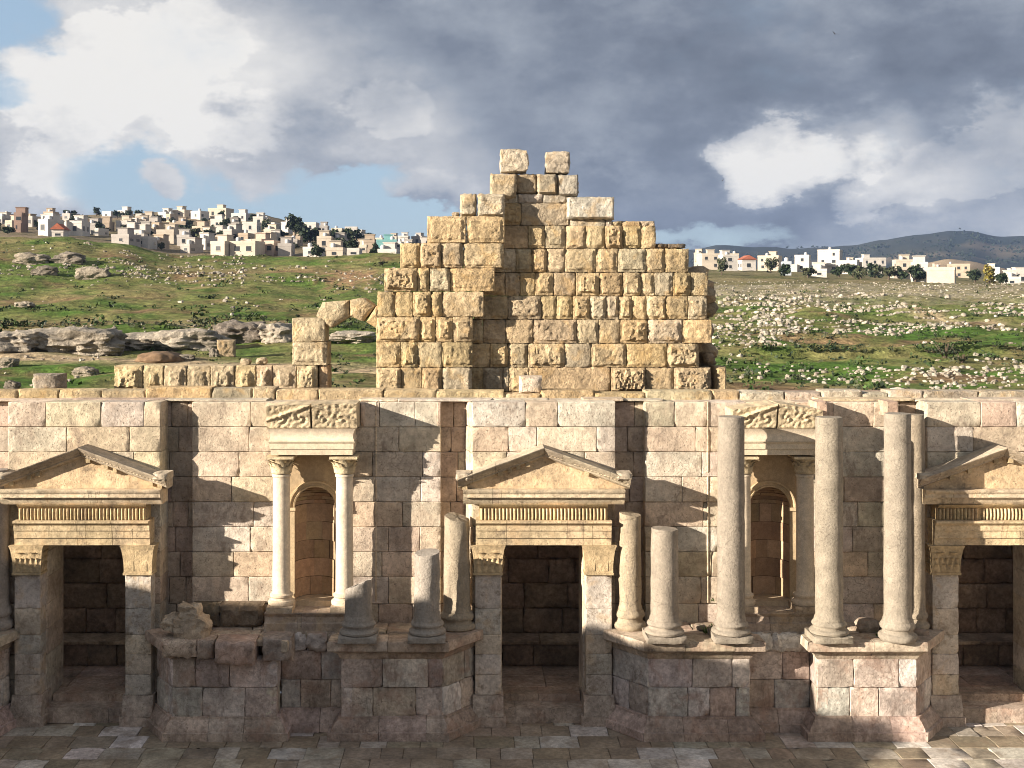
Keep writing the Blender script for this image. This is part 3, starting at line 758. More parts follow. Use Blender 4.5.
def podium(label, spans, flanks, ruined=()):
    """spans: the two pedestal fronts in photograph columns (at their own plane); flanks: columns where the splayed sides meet the door frames"""
    YF, YR, YB = .1, .62, .92
    (a0, a1), (b0, b1) = spans
    line = [(X_(flanks[0], YB), YB), (X_(a0, YF), YF), (X_(a1, YF), YF), (X_(a1, YF), YR), (X_(b0, YF), YR), (X_(b0, YF), YF), (X_(b1, YF), YF), (X_(flanks[1], YB), YB)]
    root = thing('podium', label, 'podium', (X_((a0 + b1) / 2, YF), .5, 0), 'podiums between the doorways')
    mb = MB(); sweep(mb, line, BASE, [(.44, .35, .30), (.48, .38, .33), (.40, .315, .265)], (.55, 1.0), .012); mb.build('base_moulding', M['podium'], root)
    mb = MB()
    for i in range(len(line) - 1):
        p, q_ = Vector((*line[i], 0)), Vector((*line[i + 1], 0)); T = q_ - p; ln = T.length; T.normalize(); N = Vector((T.y, -T.x, 0))
        courses(mb, p, T, UZ, N, 0, ln, [.40, 1.0, 1.59], .34, .95, .22, PAL_POD, cell=.08, rough=.009, bev=.014, chip=.45, amp=.16)
    mb.build('dado', M['podium'], root)
    for grp_ in ((0,) if 1 in ruined else (0, 1, 2), (2,) if 1 in ruined else (), (4, 5, 6)):
        if not grp_: continue
        mb = MB(); sweep(mb, line, CORN, [(.47, .38, .29), (.50, .42, .33), (.44, .35, .27)], (.5, 1.3), .014, skip=[i for i in range(7) if i not in grp_]); mb.build('cornice', M['podium'], root)
    mb = MB()                                             # rough stones over the recess
    courses(mb, Vector((0, YR - .06, 0)), UX, UZ, -UY, X_(a1, YF) - .05, X_(b0, YF) + .05, [1.59, 1.96], .4, .7, .4, PAL_POD, cell=.07, rough=.03, bev=.03, chip=.9, boss=.03)
    mb.build('recess_stones', M['podium'], root)
    mb = MB()                                             # top paving: a broad strip along the wall and one patch on each pedestal
    def pave(x0, x1, y0, y1, z):
        x = x0
        while x1 - x > 1e-4:
            w = random.uniform(.5, 1.1); w = x1 - x if x1 - x - w < .35 else w
            block(mb, Vector((0, 0, z)), UX, UY, UZ, x, x + w, y0, y1, .12, pick([(.44, .36, .28), (.48, .40, .31), (.38, .31, .24)], .1), cell=.12, rough=.012, chip=.5, bev=.02); x += w
    xl, xr = min(line[0][0], line[1][0]) + .1, max(line[-1][0], line[-2][0]) - .1
    pave(xl, xr, .92, 1.5, 1.962); pave(xl, xr, .62, .92, 1.962)
    for s0, s1 in spans: pave(X_(s0, YF) - .02, X_(s1, YF) + .02, .08, .62, 1.958)
    mb.build('top_paving', M['podium'], root)
    return root, line
podium('podium between left and central doorways, with broken cornice and only stump columns standing on it', [(172, 277), (341, 443)], (157, 474), ruined=(1,))
podium('podium between central and right doorways, with sunlit cornice and tall columns standing on it', [(648, 750), (817, 917)], (612, 932))
# ends of the outer podiums, past the left and right door frames
for (pa, pb, lab) in ((-90, 9, 'podium end at the far left edge of the photo'),):
    podium(lab + ', mostly outside the frame', [(-280, -180), (-115, -14)], (-300, 10))
# displaced cornice stones of the ruined left pedestal, lying where they broke
def loose(name, label, cat, px0, px1, py0, py1, Y, depth, tint, mat='podium', rot=0.0, boss=.02, rough=.025, tiltx=0.0, bev=.03, chip=.8, cell=.055):
    x0, x1, z0, z1 = X_(px0, Y), X_(px1, Y), Z_(py1, Y), Z_(py0, Y); w, h = x1 - x0, z1 - z0
    mb = MB(); block(mb, Vector((0, 0, 0)), UX, UZ, -UY, -w / 2, w / 2, 0, h, depth, tint, cell=cell, rough=rough, bev=bev, boss=boss, margin=.02, chip=chip, fr=5)
    o = mb.build(name, M[mat]); o.location = ((x0 + x1) / 2, Y, z0); o.rotation_euler = (0, rot, tiltx); return tag(o, label, cat)
loose('cornice_stone', 'flat sloping cornice slab on the corner of the leftmost pedestal, below the broken capital', 'stone block', 161, 196, 641, 659, -.14, .55, (.46, .37, .29), rot=.0)
loose('cornice_stone', 'narrow cornice slab between the sloping slab and the protruding block on the leftmost pedestal', 'stone block', 196, 213, 641, 660, -.12, .5, (.42, .34, .28))
loose('cornice_stone', 'reddish block jutting forward from the top of the leftmost pedestal', 'stone block', 214, 254, 642, 666, -.22, .6, (.44, .33, .275), rot=.02)
loose('cornice_stone', 'dark angular block at right end of the leftmost pedestal, beside the recess', 'stone block', 262, 292, 638, 662, .0, .5, (.34, .285, .245), rot=-.03)

# ------------------------------------------------------------------ columns
def column(px, wpx, ytop, ybase, Y, label, zb=PLZ, slant=(0, 0), tint=(.46, .39, .29), plinth=True, worn=0.0, baseh=.40, flute=0, group='columns standing on the podium'):
    tint = (tint[0] * .86, tint[1] * .87, tint[2] * .90)
    x = X_(px, Y); r = wpx * (Y + 25) / F / 2; zt = Z_(ytop, Y)
    root = thing('column', label, 'column', (x, Y, zb), group)
    mb = MB(); b0 = zb + baseh; n = 26; prof = [(r * 1.08, b0), (r * 1.07, b0 + .05), (r * 1.0, b0 + .09)]
    Hs = zt - b0
    for i in range(1, n + 1):
        t = i / n; prof.append((r * (1.0 - .05 * t), b0 + .09 + (Hs - .09) * t))
    prof += [(r * .93, zt + .012), (r * .5, zt + .016), (.0005, zt + .016)]
    def topfn(a, rr, z):
        k = max(0, (z - zt + .30) / .30)
        return z + k * (slant[0] * math.cos(a) + slant[1] * math.sin(a)) * rr / r + k * abs(slant[0]) * .25 * nz((math.cos(a) * 2, math.sin(a) * 2, px), 1.5)
    P = []; seg = 40
    for i in range(seg):
        a = 2 * math.pi * i / seg; row = []
        for (rr, z) in prof:
            zz = topfn(a, rr, z); k = 0
            if rr > .01:
                k = .010 * nz((x + rr * math.cos(a), Y + rr * math.sin(a), zz), 3.0) + .007 * nz((x + rr * math.cos(a), Y + rr * math.sin(a), zz), 11)
                k -= worn * max(0, nz((math.cos(a) * 1.3 + px, math.sin(a) * 1.3, zz * .9), 1.3) - .1)
                if z > zt - .06: k -= .03 * max(0, nz((math.cos(a) * 3, math.sin(a) * 3, px), 1.7))
            rr2 = max(.0004, rr + k); row.append((x + rr2 * math.cos(a), Y + rr2 * math.sin(a), zz))
        P.append(row)
    mb.quad_grid(P, tint, True); mb.build('shaft', M['column'], root, sharp=50)
    mb = MB(); ph = .13 if plinth else 0.0; k = baseh - ph; bt = tuple(c * 1.02 for c in (tint if Y > -5 else tint))
    mb.lathe([(r * 1.1, ph), (r * 1.30, ph + .005), (r * 1.40, ph + k * .10), (r * 1.40, ph + k * .24), (r * 1.30, ph + k * .34), (r * 1.16, ph + k * .38), (r * 1.10, ph + k * .46), (r * 1.11, ph + k * .60), (r * 1.22, ph + k * .64), (r * 1.26, ph + k * .74), (r * 1.22, ph + k * .84), (r * 1.13, ph + k * .93), (r * 1.1, ph + k), (r * .5, ph + k)],
             x, Y, zb, bt, 36, .022, 6)
    bs_ = mb.build('base', M['column'], root)
    if plinth:
        mb = MB(); e = r * 1.40
        block(mb, Vector((x, Y - e, zb)), UX, UZ, -UY, -e, e, .004, ph + .003, 2 * e, bt, cell=.07, rough=.010, bev=.015, chip=.8, gap=0.0); mb.build('plinth', M['column'], bs_)
    return root
YFc, YBc = .07, .92
GREY = (.34, .30, .245)
column(358.5, 27.5, 585, 637, YFc, 'shortest grey stump column, with slanting broken top, on the left podium', slant=(.11, -.05), tint=(.37, .33, .28))
column(427, 26.5, 553, 640, YFc, 'grey weathered stump column between the shortest stump and the sunlit one', slant=(.02, .03), tint=(.38, .335, .28), worn=.03)
column(457, 27, 518, 628, YBc, 'sunlit broken column left of the central door, behind the grey stump', slant=(-.06, .05), tint=(.37, .31, .225), worn=.06, plinth=False, baseh=.36)
column(630, 23, 514, 629, YBc, 'slim sunlit broken column just right of the central door, behind the shorter stump', slant=(-.03, .02), tint=(.44, .36, .25), plinth=False, worn=.02, baseh=.40)
column(664.5, 28, 529, 641, YFc, 'half height column with flat broken top, left neighbour of the tall column beside the niche', slant=(-.01, .0), tint=(.35, .30, .235))
column(731, 27.5, 417, 641, YFc, 'tall column at the left side of the right niche, hiding that niche column', tint=(.33, .285, .225))
column(829, 27.5, 417.5, 640, YFc, 'tall column at the right side of the right niche, on the near corner of its pedestal', tint=(.34, .295, .225))
column(897.5, 27, 414, 641, YFc, 'tall column nearest the right doorway, second from right of its row', tint=(.345, .30, .235), plinth=False, baseh=.38)
column(914, 21, 415, 627, YBc, 'slimmer rear column half hidden behind the tall column beside the right doorway', tint=(.36, .30, .22), plinth=False, baseh=.38)
column(-3, 24, 470, 630, YBc, 'column sliver at the extreme left edge beside the left doorway', tint=(.36, .31, .26), plinth=False, baseh=.45)

# ------------------------------------------------------------------ aedicules
def aedicule(npx, label, slope):
    Yc, Yf = 1.03, .80; cx = X_(npx, Yc); root = thing('aedicule', label, 'aedicule', (cx, Yc, PLZ), 'columned frames around the niches')
    s_ = (Yc + 25) / F
    # pedestal: three steps
    mb = MB(); zt = Z_(607, .75)
    hwb = 46.5 * s_
    strip(mb, (cx - hwb, .76, PLZ - .03), (cx + hwb, .76, PLZ - .03), [(-.7, 0), (.06, 0), (.06, .17), (.0, .19), (-.02, .30), (.03, .36), (.05, .40), (.05, zt - PLZ - .10), (-.7, zt - PLZ - .10)], (.42, .34, .27), .1, .010, 3)
    for sx in (-1, 1): mb.box(cx + sx * 31.5 * s_ - .27, cx + sx * 31.5 * s_ + 0.27, .72, 1.4, zt - .125, zt, (.52, .42, .31), jit=.008)
    mb.build('pedestal', M['frame'], root)
    for sx in (-1, 1):
        x = cx + sx * 31.5 * s_; r = .185; zc = Z_(473, Yc)
        mb = MB(); b0 = zt
        mb.lathe([(r * 1.05, b0 + .24)] + [(r * (1 - .06 * t), b0 + .26 + (zc - b0 - .34) * t) for t in np.linspace(0, 1, 14)] + [(r * 1.02, zc - .07), (r * 1.05, zc - .04), (r * .96, zc - .01), (r * .9, zc)], x, Yc, 0, (.62, .53, .41), 30, .006, 4)
        c = mb.build('column', M['white'], root)
        mb = MB(); mb.lathe([(r * 1.0, .0), (r * 1.45, .004), (r * 1.5, .05), (r * 1.42, .09), (r * 1.22, .11), (r * 1.18, .15), (r * 1.3, .175), (r * 1.3, .21), (r * 1.12, .235), (r, .245)], x, Yc, zt, (.58, .48, .36), 26, .008, 7); mb.build('base', M['white'], c)
        mb = MB(); capital_round(mb, x, Yc, zc, r * 1.1, Z_(455.5, Yc) - zc, (.56, .46, .30)); mb.build('capital', M['carved'], c)
    # architrave + frieze
    mb = MB(); hw = 40.5 * s_; za = Z_(455, Yf); z1 = Z_(441.5, Yf); z2 = Z_(428.5, Yf); hwt = 43.5 * s_
    fa = z1 - za
    def ring(prof, z0, hw_, tint):
        """front and both returns in one mitred sweep"""
        line = [(cx - hw_, 1.495), (cx - hw_, Yf), (cx + hw_, Yf), (cx + hw_, 1.495)]
        L = [Vector((p[0], p[1], 0)) for p in line]
        dirs = [Vector((-1, 0, 0)), Vector((-1, -1, 0)), Vector((1, -1, 0)), Vector((1, 0, 0))]
        P = []
        n = 10
        pts = [(L[0], dirs[0]), (L[1], dirs[1])] + [(L[1].lerp(L[2], t), Vector((0, -1, 0))) for t in np.linspace(.06, .94, n)] + [(L[2], dirs[2]), (L[3], dirs[3])]
        for p, d in pts:
            row = []
            for (o_, u_) in prof:
                w = p + d * o_ + UZ * (z0 + u_); k_ = .004 * nz(w, 6); row.append(tuple(w + d * k_))
            P.append(row)
        mb.quad_grid(P, tint)
        mb.face([P[i][0] for i in range(len(P))], tint); mb.face([P[i][-1] for i in range(len(P))][::-1], tint)
    ring([(0, 0), (0, fa * .42), (.022, fa * .45), (.022, fa * .85), (.05, fa * .95), (.055, fa)], za, hw, (.60, .51, .38))
    ff = z2 - z1
    ring([(.02, 0.002), (.02, ff * .1), (.0, ff * .3), (.005, ff * .6), (.04, ff * .9), (.06, ff)], z1, hw + .01, (.62, .53, .41))
    mb.build('entablature', M['white'], root)
    # broken carved gable fragment: two carved stones with scroll relief
    z0 = z2 + .004; hw3 = 44 * s_; halves = [(-hw3, -.02), (.02, hw3 + .02)]
    for a, b_ in halves:
        mb = MB(); nu, nv = 40, 26; P = []
        for i in range(nu + 1):
            u = a + (b_ - a) * i / nu; row = []
            tz = Z_(403, Yf) - z0
            gap_ = abs(u) / hw3
            top = tz * (1.0 - slope * max(0, gap_ - .1)) if slope else tz * (.96 if a < 0 else 1.0) - (.10 * max(0, -u / hw3 - .55) if a < 0 else 0)
            top += .015 * nz((u * 3, 1, a), 2)
            for j in range(nv + 1):
                v = top * j / nv; t = v / tz
                lean = .05 + .16 * t ** 1.4
                # scrolls: rings of relief around spaced centres, plus drilled hollows
                k_ = 0.0
                for c0 in (-.62, -.22, .22, .62):
                    du, dv = (u - c0 * hw3 * 1.05) / .17, (v - tz * .42) / .15; rr = math.hypot(du, dv)
                    if rr < 1.25: k_ += .030 * math.cos(rr * 7 + math.atan2(dv, du) * 2) * (1 - rr / 1.25)
                k_ += .018 * nz((u, 0, v), 13, a) + .014 * nz((u, 0, v), 27, a)
                # raking line of mouldings
                ln = tz * (.95 - .62 * gap_)
                if abs(v - ln) < .05: k_ += .042 * (1 - abs(v - ln) / .05)
                if v > ln + .02: k_ -= .02
                if j == 0: k_ -= .03
                row.append((cx + u, Yf - lean - k_, z0 + v))
            P.append(row)
        tint = (.55, .45, .30); o = mb.quad_grid(P, tint)
        n_, m_ = len(P), len(P[0])
        Bk = [[(p[0], 1.495, p[2]) for p in r] for r in P]
        mb.quad_grid([[P[i][m_ - 1], Bk[i][m_ - 1]] for i in range(n_)], tint); mb.quad_grid([[Bk[i][0], P[i][0]] for i in range(n_)], tint)
        mb.quad_grid([[P[0][j], Bk[0][j]] for j in range(m_)], tint); mb.quad_grid([[Bk[-1][j], P[-1][j]] for j in range(m_)], tint)
        mb.build('gable_fragment', M['carved'], root, sharp=60)
aedicule(313, 'left aedicule with two white columns framing an arched niche between stump columns', 0.0)
aedicule(773.5, 'right aedicule with low broken carved gable, framing an arched niche between tall columns', .28)

# broken capital lying on the left pedestal
def rock_mesh(name, seed, sub=3, sx=1, sy=1, sz=1, amp=.28, blocky=.35, strata=0.0):
    bm = bmesh.new(); bmesh.ops.create_icosphere(bm, subdivisions=sub, radius=1)
    for v in bm.verts:
        p = v.co.copy(); mx_ = max(abs(p.x), abs(p.y), abs(p.z)); p = p.lerp(p / mx_ * .82, blocky)
        k = 1 + amp * noise.noise(p * 1.1 + Vector((seed * 7.3, seed, -seed))) + amp * .55 * noise.noise(p * 2.6 + Vector((seed, seed * 3.1, 0))) + amp * .25 * noise.noise(p * 6 + Vector((seed, 0, 4)))
        if strata: k += strata * (noise.noise(Vector((p.x * 1.2 * sx, p.y, p.z * 3.5 + seed))) + .6 * noise.noise(Vector((p.x * 3 * sx, p.y * 3, p.z * 7 + seed))) - .5 * abs(noise.noise(Vector((p.x * sx * 1.6, p.y + seed, p.z * .8)))))
        v.co = Vector((p.x * k * sx, p.y * k * sy, p.z * k * sz))
    me = bpy.data.meshes.new(name); bm.to_mesh(me); bm.free()
    return me
def add_tint(me, c):
    a = me.attributes.new('tint', 'FLOAT_COLOR', 'FACE'); a.data.foreach_set('color', np.tile(np.array([*c, 1], np.float32), len(me.polygons)))
def rock_obj(name, seed, loc, dims, tint, mat, sub=3, amp=.28, blocky=.35, rot=0, smooth=True, strata=0.0):
    me = rock_mesh(name, seed, sub, *dims, amp=amp, blocky=blocky, strata=strata); add_tint(me, tint); me.materials.append(M[mat])
    me.polygons.foreach_set('use_smooth', [True] * len(me.polygons)); me.set_sharp_from_angle(angle=math.radians(38))
    o = bpy.data.objects.new(name, me); COL.objects.link(o); o.location = loc; o.rotation_euler = (0, 0, rot); return o
Y = .35; root = thing('broken_capital', 'weathered broken carved capital lying on top of the leftmost pedestal', 'capital', (X_(188, Y), Y, PLZ))
def rpart(o, parent):
    o.location = o.location - parent.location; o.parent = parent
rpart(rock_obj('carved_body', 3, (X_(192, Y), Y, Z_(627, Y)), (.40, .36, .30), (.40, .32, .235), 'carved', 4, .30, .55), root)
rpart(rock_obj('carved_upper', 5, (X_(190, Y), Y + .02, Z_(613, Y)), (.24, .26, .22), (.44, .36, .27), 'carved', 4, .30, .6), root)
rpart(rock_obj('broken_volute', 8, (X_(175, Y), Y - .02, Z_(622, Y)), (.24, .25, .17), (.40, .33, .25), 'carved', 4, .4, .45), root)
# little rubble stones on the podium beside the tall right columns
for px, py, Y, r, lab in ((868, 626, .75, .20, 'dark rubble stone on the right podium, between the two tall columns'), (884, 628, .8, .10, 'small pale stone beside the dark rubble stone on the right podium'),
                          (700, 627, .9, .09, 'small stone on the podium left of the tall column beside the niche'), (921, 634, .45, .13, 'worn stone at the right end of the right podium cornice')):
    tag(rock_obj('rubble_stone', px, (X_(px, Y), Y, Z_(py, Y) ), (r * 1.3, r, r * .8), (.30, .25, .2), 'podium', 3), lab, 'stone')

# ================================================================== GREAT RUINED WALL BEHIND
ruin = thing('ruined_wall', 'tall stepped ruin of golden rusticated blocks rising behind the stage wall', 'ruined wall', (X_(545, 4), 4, 0))
def px_course(mb, y0, y1, xs, Y, depth, pal=PAL_RUST, boss=.075, cellk=.034, wild=.1, skip=(), **kw):
    for i, (a, b_) in enumerate(zip(xs[:-1], xs[1:])):
        if i in skip: continue
        bb = boss * random.choice((.4, .8, 1, 1, 1.2, 1.4)) if random.random() < .92 else .05
        block(mb, Vector((0, Y, 0)), UX, UZ, -UY, X_(a, Y), X_(b_, Y), Z_(y1, Y), Z_(y0, Y), depth, pick(pal, .10), cell=cellk, bev=.014, rough=.010, boss=bb, margin=.055, chip=.6, gap=.005, fr=5, **kw)
YP, YW = 3.60, 4.0
mb = MB()
PIER = [(216, 243, [427, 466, 505]), (243, 268, [400, 420, 441, 463, 504]), (268, 291.5, [384, 417, 429.5, 450, 495]), (291.5, 317, [377, 395, 413, 431, 442, 484]),
        (317, 342, [376, 420, 435.5, 453, 473]), (342, 367.5, [376, 401, 418, 442, 473]), (367.5, 392.5, [376, 401, 422, 442, 472])]
for y0, y1, xs in PIER: px_course(mb, y0, y1, xs, YP, 1.5)
px_course(mb, 392.5, 403, [372, 410, 432, 452, 476], YP, 1.4, boss=.03)
mb.build('left_pier', M['rustic'], ruin)
mb = MB()
FACE = [(203, 225.5, [492, 521, 569]), (225.5, 248.5, [490, 528, 545, 566, 586, 605, 623, 641, 656]), (248.5, 272.5, [488, 516, 532, 547, 565, 596, 618, 646, 665, 689]),
        (272.5, 296, [482, 505, 520, 535, 553.5, 576, 599.5, 623, 641, 654.5, 673, 691, 708]), (296, 319.5, [474, 508, 541, 556.5, 573, 590, 606, 619, 632, 646, 666, 688, 707]),
        (319.5, 343.5, [464, 483, 506, 533, 577, 599, 620, 648, 682, 712]), (343.5, 367.5, [464, 490, 508, 528, 565, 591, 626.5, 667, 699]), (367.5, 392, [464, 483, 503, 509, 529])]
for y0, y1, xs in FACE: px_course(mb, y0, y1, xs, YW, 1.1)
px_course(mb, 367.5, 392, [611, 646, 674, 711], YW, 1.1, boss=.10)
mb.build('right_face', M['rustic'], ruin)
mb = MB()                                                   # plain stretches below, down to the rooms
vs = [.45]
while vs[-1] < Z_(403, YW) - .3: vs.append(min(Z_(393, YW), vs[-1] + .58))
vs[-1] = Z_(393, YW)
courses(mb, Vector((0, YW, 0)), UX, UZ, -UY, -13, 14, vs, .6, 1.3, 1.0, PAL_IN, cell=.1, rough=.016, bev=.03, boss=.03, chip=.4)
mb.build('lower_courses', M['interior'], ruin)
mb = MB()                                                   # smeared mortar repair at the foot of the face
block(mb, Vector((0, YW, 0)), UX, UZ, -UY, X_(529, YW), X_(611, YW), Z_(392, YW), Z_(367, YW), 1.0, (.50, .375, .235), cell=.06, bev=.03, rough=.016, boss=0, chip=.8, fr=4)
mb.build('mortar_patch', M['rustic'], ruin)
mb = MB()                                                   # levelling slabs near the top
px_course(mb, 194, 203, [498, 518, 543, 567], YW, 1.0, PAL_GREYR, boss=.01)
px_course(mb, 219.5, 226.5, [569, 606, 612], YW, 1.0, PAL_GREYR, boss=.01)
px_course(mb, 221, 226.5, [612, 622, 640, 655], YW, 1.0, PAL_RUST, boss=.01)
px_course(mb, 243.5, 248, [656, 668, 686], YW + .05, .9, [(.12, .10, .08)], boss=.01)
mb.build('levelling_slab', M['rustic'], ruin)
# rubble core at the ragged right end
mb = MB()
for i in range(34):
    py = random.uniform(274, 392); lim = 722 if 285 < py < 320 else 716
    px = random.uniform(690, lim) if py > 340 else random.uniform(704, lim - max(0, 292 - py) * .5); s_ = random.uniform(.12, .30)
    me_ = rock_mesh('tmp', i + .37, 2, s_ * 1.2, s_ * 1.2, s_, .3, .4); Yr = random.uniform(4.45, 4.95); o_ = len(mb.v)
    for v in me_.vertices: mb.v.append((X_(px, Yr) + v.co.x - s_, Yr + v.co.y, Z_(py, Yr) + v.co.z))
    t_ = pick([(.34, .27, .18), (.30, .23, .15), (.40, .31, .2)], .1)
    for p in me_.polygons: mb.f.append(tuple(o_ + k_ for k_ in p.vertices)); mb.t.append(t_)
    bpy.data.meshes.remove(me_)
mb.build('rubble_core', M['rustic'], ruin)
# blocks that lie loose on the top and could be lifted off
GREYW = (.50, .44, .35)
def top_block(px0, px1, py0, py1, Y, label, tint=GREYW, rot=0, boss=.05, depth=.75): return loose('stone_block', label, 'stone block', px0, px1, py0, py1, Y, depth, tint, 'rustic', rot, boss, .018, bev=.05, chip=.9)
for (a_, b_, t_, u_, Y_, sd_, col_, lab_) in ((499, 528.5, 149.5, 174, 4.2, 6.1, (.50, .43, .33), 'squarish grey block at the very summit of the ruin, left of the pair'), (544, 570, 152, 175, 4.3, 9.4, (.44, .375, .29), 'rounded grey block at the very summit of the ruin, right of the pair')):
    tag(rock_obj('stone_block', sd_, (X_((a_ + b_) / 2, Y_), Y_, Z_((t_ + u_) / 2, Y_)), ((b_ - a_) / 2 * .0234 * 1.12, .36, (u_ - t_) / 2 * .0234 * 1.14), col_, 'rustic', 5, .13, .8), lab_, 'stone block')
top_block(490, 516.5, 173.5, 197.5, 3.75, 'smooth tan block under the summit block, leftmost of its row of four', (.46, .375, .255), rot=.015, boss=.01)
top_block(515, 537.5, 173.5, 194.5, 4.0, 'dark narrow block between the smooth tan block and its paler neighbour near the summit', (.36, .29, .2))
top_block(537, 557, 174, 194.5, 3.95, 'pale block with worn corners, third of four in the row under the summit', (.48, .41, .3))
top_block(557, 579, 174.5, 196, 3.95, 'upright grey block at right end of the row of four under the summit', (.44, .40, .33))
top_block(460, 477, 193.5, 216, 3.65, 'narrow upright block at the left edge of the upper step of the ruin', (.48, .41, .3))
top_block(477.5, 505, 193.5, 216.5, 3.6, 'wide pale block on the upper left step, beside the narrow upright block', (.50, .43, .32))
top_block(567, 614.5, 196.5, 219.3, 3.9, 'long grey white block on right shoulder of the ruin summit', (.54, .50, .42), boss=.07)
top_block(519.5, 542, 376.5, 394, 2.25, 'small pale pinkish block standing on the stage wall in front of the ruin', (.60, .51, .41), boss=.02, depth=.5)
tag(rock_obj('stone_fragment', 2.2, (X_(455.5, 3.8), 3.8, Z_(214.5, 3.8)), (.10, .1, .06), (.45, .37, .27), 'rustic'), 'tiny fragment beside the narrow upright block on the left step of the ruin', 'stone')
top_block(715, 727, 367, 391, 4.1, 'rounded upright stone standing alone past the right foot of the ruin', (.52, .40, .24))

# low wall, pier and arch to the left
low = thing('low_wall', 'low wall of bossed limestone blocks left of the ruin', 'wall', (X_(215, 3.6), 3.6, 0))
mb = MB(); px_course(mb, 365, 392, [114, 142.5, 163.5, 186.5, 210.5, 234.5, 256, 272.5, 297, 317.5], 3.6, .8, boss=.12, margin=None) if False else None
for a_, b_ in zip([114, 142.5, 163.5, 186.5, 210.5, 234.5, 256, 272.5, 297], [142.5, 163.5, 186.5, 210.5, 234.5, 256, 272.5, 297, 317.5]):
    block(mb, Vector((0, 3.6, 0)), UX, UZ, -UY, X_(a_, 3.6), X_(b_, 3.6), Z_(392, 3.6), Z_(365.5, 3.6), .8, pick([(.52, .42, .27), (.50, .40, .27), (.54, .43, .26)], .08), cell=.034, bev=.02, rough=.010, boss=.10, margin=.12, chip=.5, gap=.005, fr=5)
mb.build('bossed_course', M['rustic'], low)
mb = MB(); px_course(mb, 392, 404, [-40, -10, 20, 60, 106, 124, 152, 178, 206, 232, 262, 290, 318, 345, 372], 3.55, .9, [(.48, .38, .25), (.45, .37, .26)], boss=.04); mb.build('footing', M['rustic'], low)
arch = thing('ruined_arch', 'broken stone arch and its pier attached to left side of the ruin', 'arch', (X_(335, 3.65), 3.65, 0))
mb = MB()
px_course(mb, 318, 342, [292, 325], 3.6, .9, [(.53, .44, .29)], boss=.06); px_course(mb, 342, 365.5, [292, 327], 3.6, .9, [(.53, .43, .28)], boss=.06); px_course(mb, 365.5, 393, [319, 328], 3.66, .8, [(.44, .33, .2)], boss=.02)
mb.build('pier', M['rustic'], arch)
def voussoir(pts, tint):
    mb = MB(); Y0, Y1 = 3.66, 4.4; n = len(pts)
    cxp, cyp = sum(p[0] for p in pts) / n, sum(p[1] for p in pts) / n
    ring_ = []
    for i in range(n):
        a, b_ = pts[i], pts[(i + 1) % n]
        for t in (0, .25, .5, .75): ring_.append((a[0] + (b_[0] - a[0]) * t + random.uniform(-.25, .25), a[1] + (b_[1] - a[1]) * t + random.uniform(-.25, .25)))
    P = []
    for q_ in ring_:
        row = []
        for s_, dy in ((1.0, .45), (1.0, .03), (.93, -.0), (.6, -.05), (.3, -.06), (.02, -.06)):
            px, py = cxp + (q_[0] - cxp) * s_, cyp + (q_[1] - cyp) * s_; p = (X_(px, Y0), Y0 + dy + (.03 * nz((px, py, 0), .35) if s_ < 1 else 0), Z_(py, Y0)); row.append(p)
        row.insert(0, (row[0][0], Y1, row[0][2])); P.append(row)
    mb.quad_grid(P, tint, True); mb.face([r[0] for r in P], tint)
    return mb.build('voussoir', M['rustic'], arch)
voussoir([(316, 316), (322.5, 302), (349, 300), (349.5, 316), (331, 328), (326, 325)], (.46, .38, .25))
voussoir([(349.5, 300), (363, 297.5), (375.5, 306), (363, 321.5), (350, 316)], (.48, .38, .24))
voussoir([(376, 306), (379, 306), (379, 330), (366, 322)], (.48, .37, .22))
# stones that stand on or behind the coping at left
loose('stone_block', 'grey squarish block standing on the wall top near the left edge', 'stone block', 32, 58.5, 374.5, 391, 2.6, .6, (.36, .31, .25), 'rustic', 0, .04, .02)
for i, (px, py, w) in enumerate(((246, 362, 11), (262, 361, 12))):
    tag(rock_obj('stone_fragment', i + 31.5, (X_(px, 4.0), 4.0, Z_(py, 4.0)), (w * .0116, .14, .09), (.48, .39, .27), 'rustic'), ('smaller' if i == 0 else 'larger') + ' fragment of the pair lying on the low bossed wall', 'stone')
for i, (px, py, w, h) in enumerate(((897, 391, 17, 7), (846, 392, 40, 4), (745, 392, 30, 4), (990, 392, 36, 4))):
    tag(rock_obj('coping_stone', i + 11.5, (X_(px, 2.7), 2.7, Z_(py, 2.7)), (w / 2 * .0222, .25, h / 2 * .024), (.55, .49, .39), 'rock'),
        ['white boulder sitting on the wall top above the tallest right column', 'flat pale stone on the wall top left of the white boulder', 'flat stone on the wall top just right of the ruin', 'flat pale stone on the wall top near the right edge'][i], 'stone')
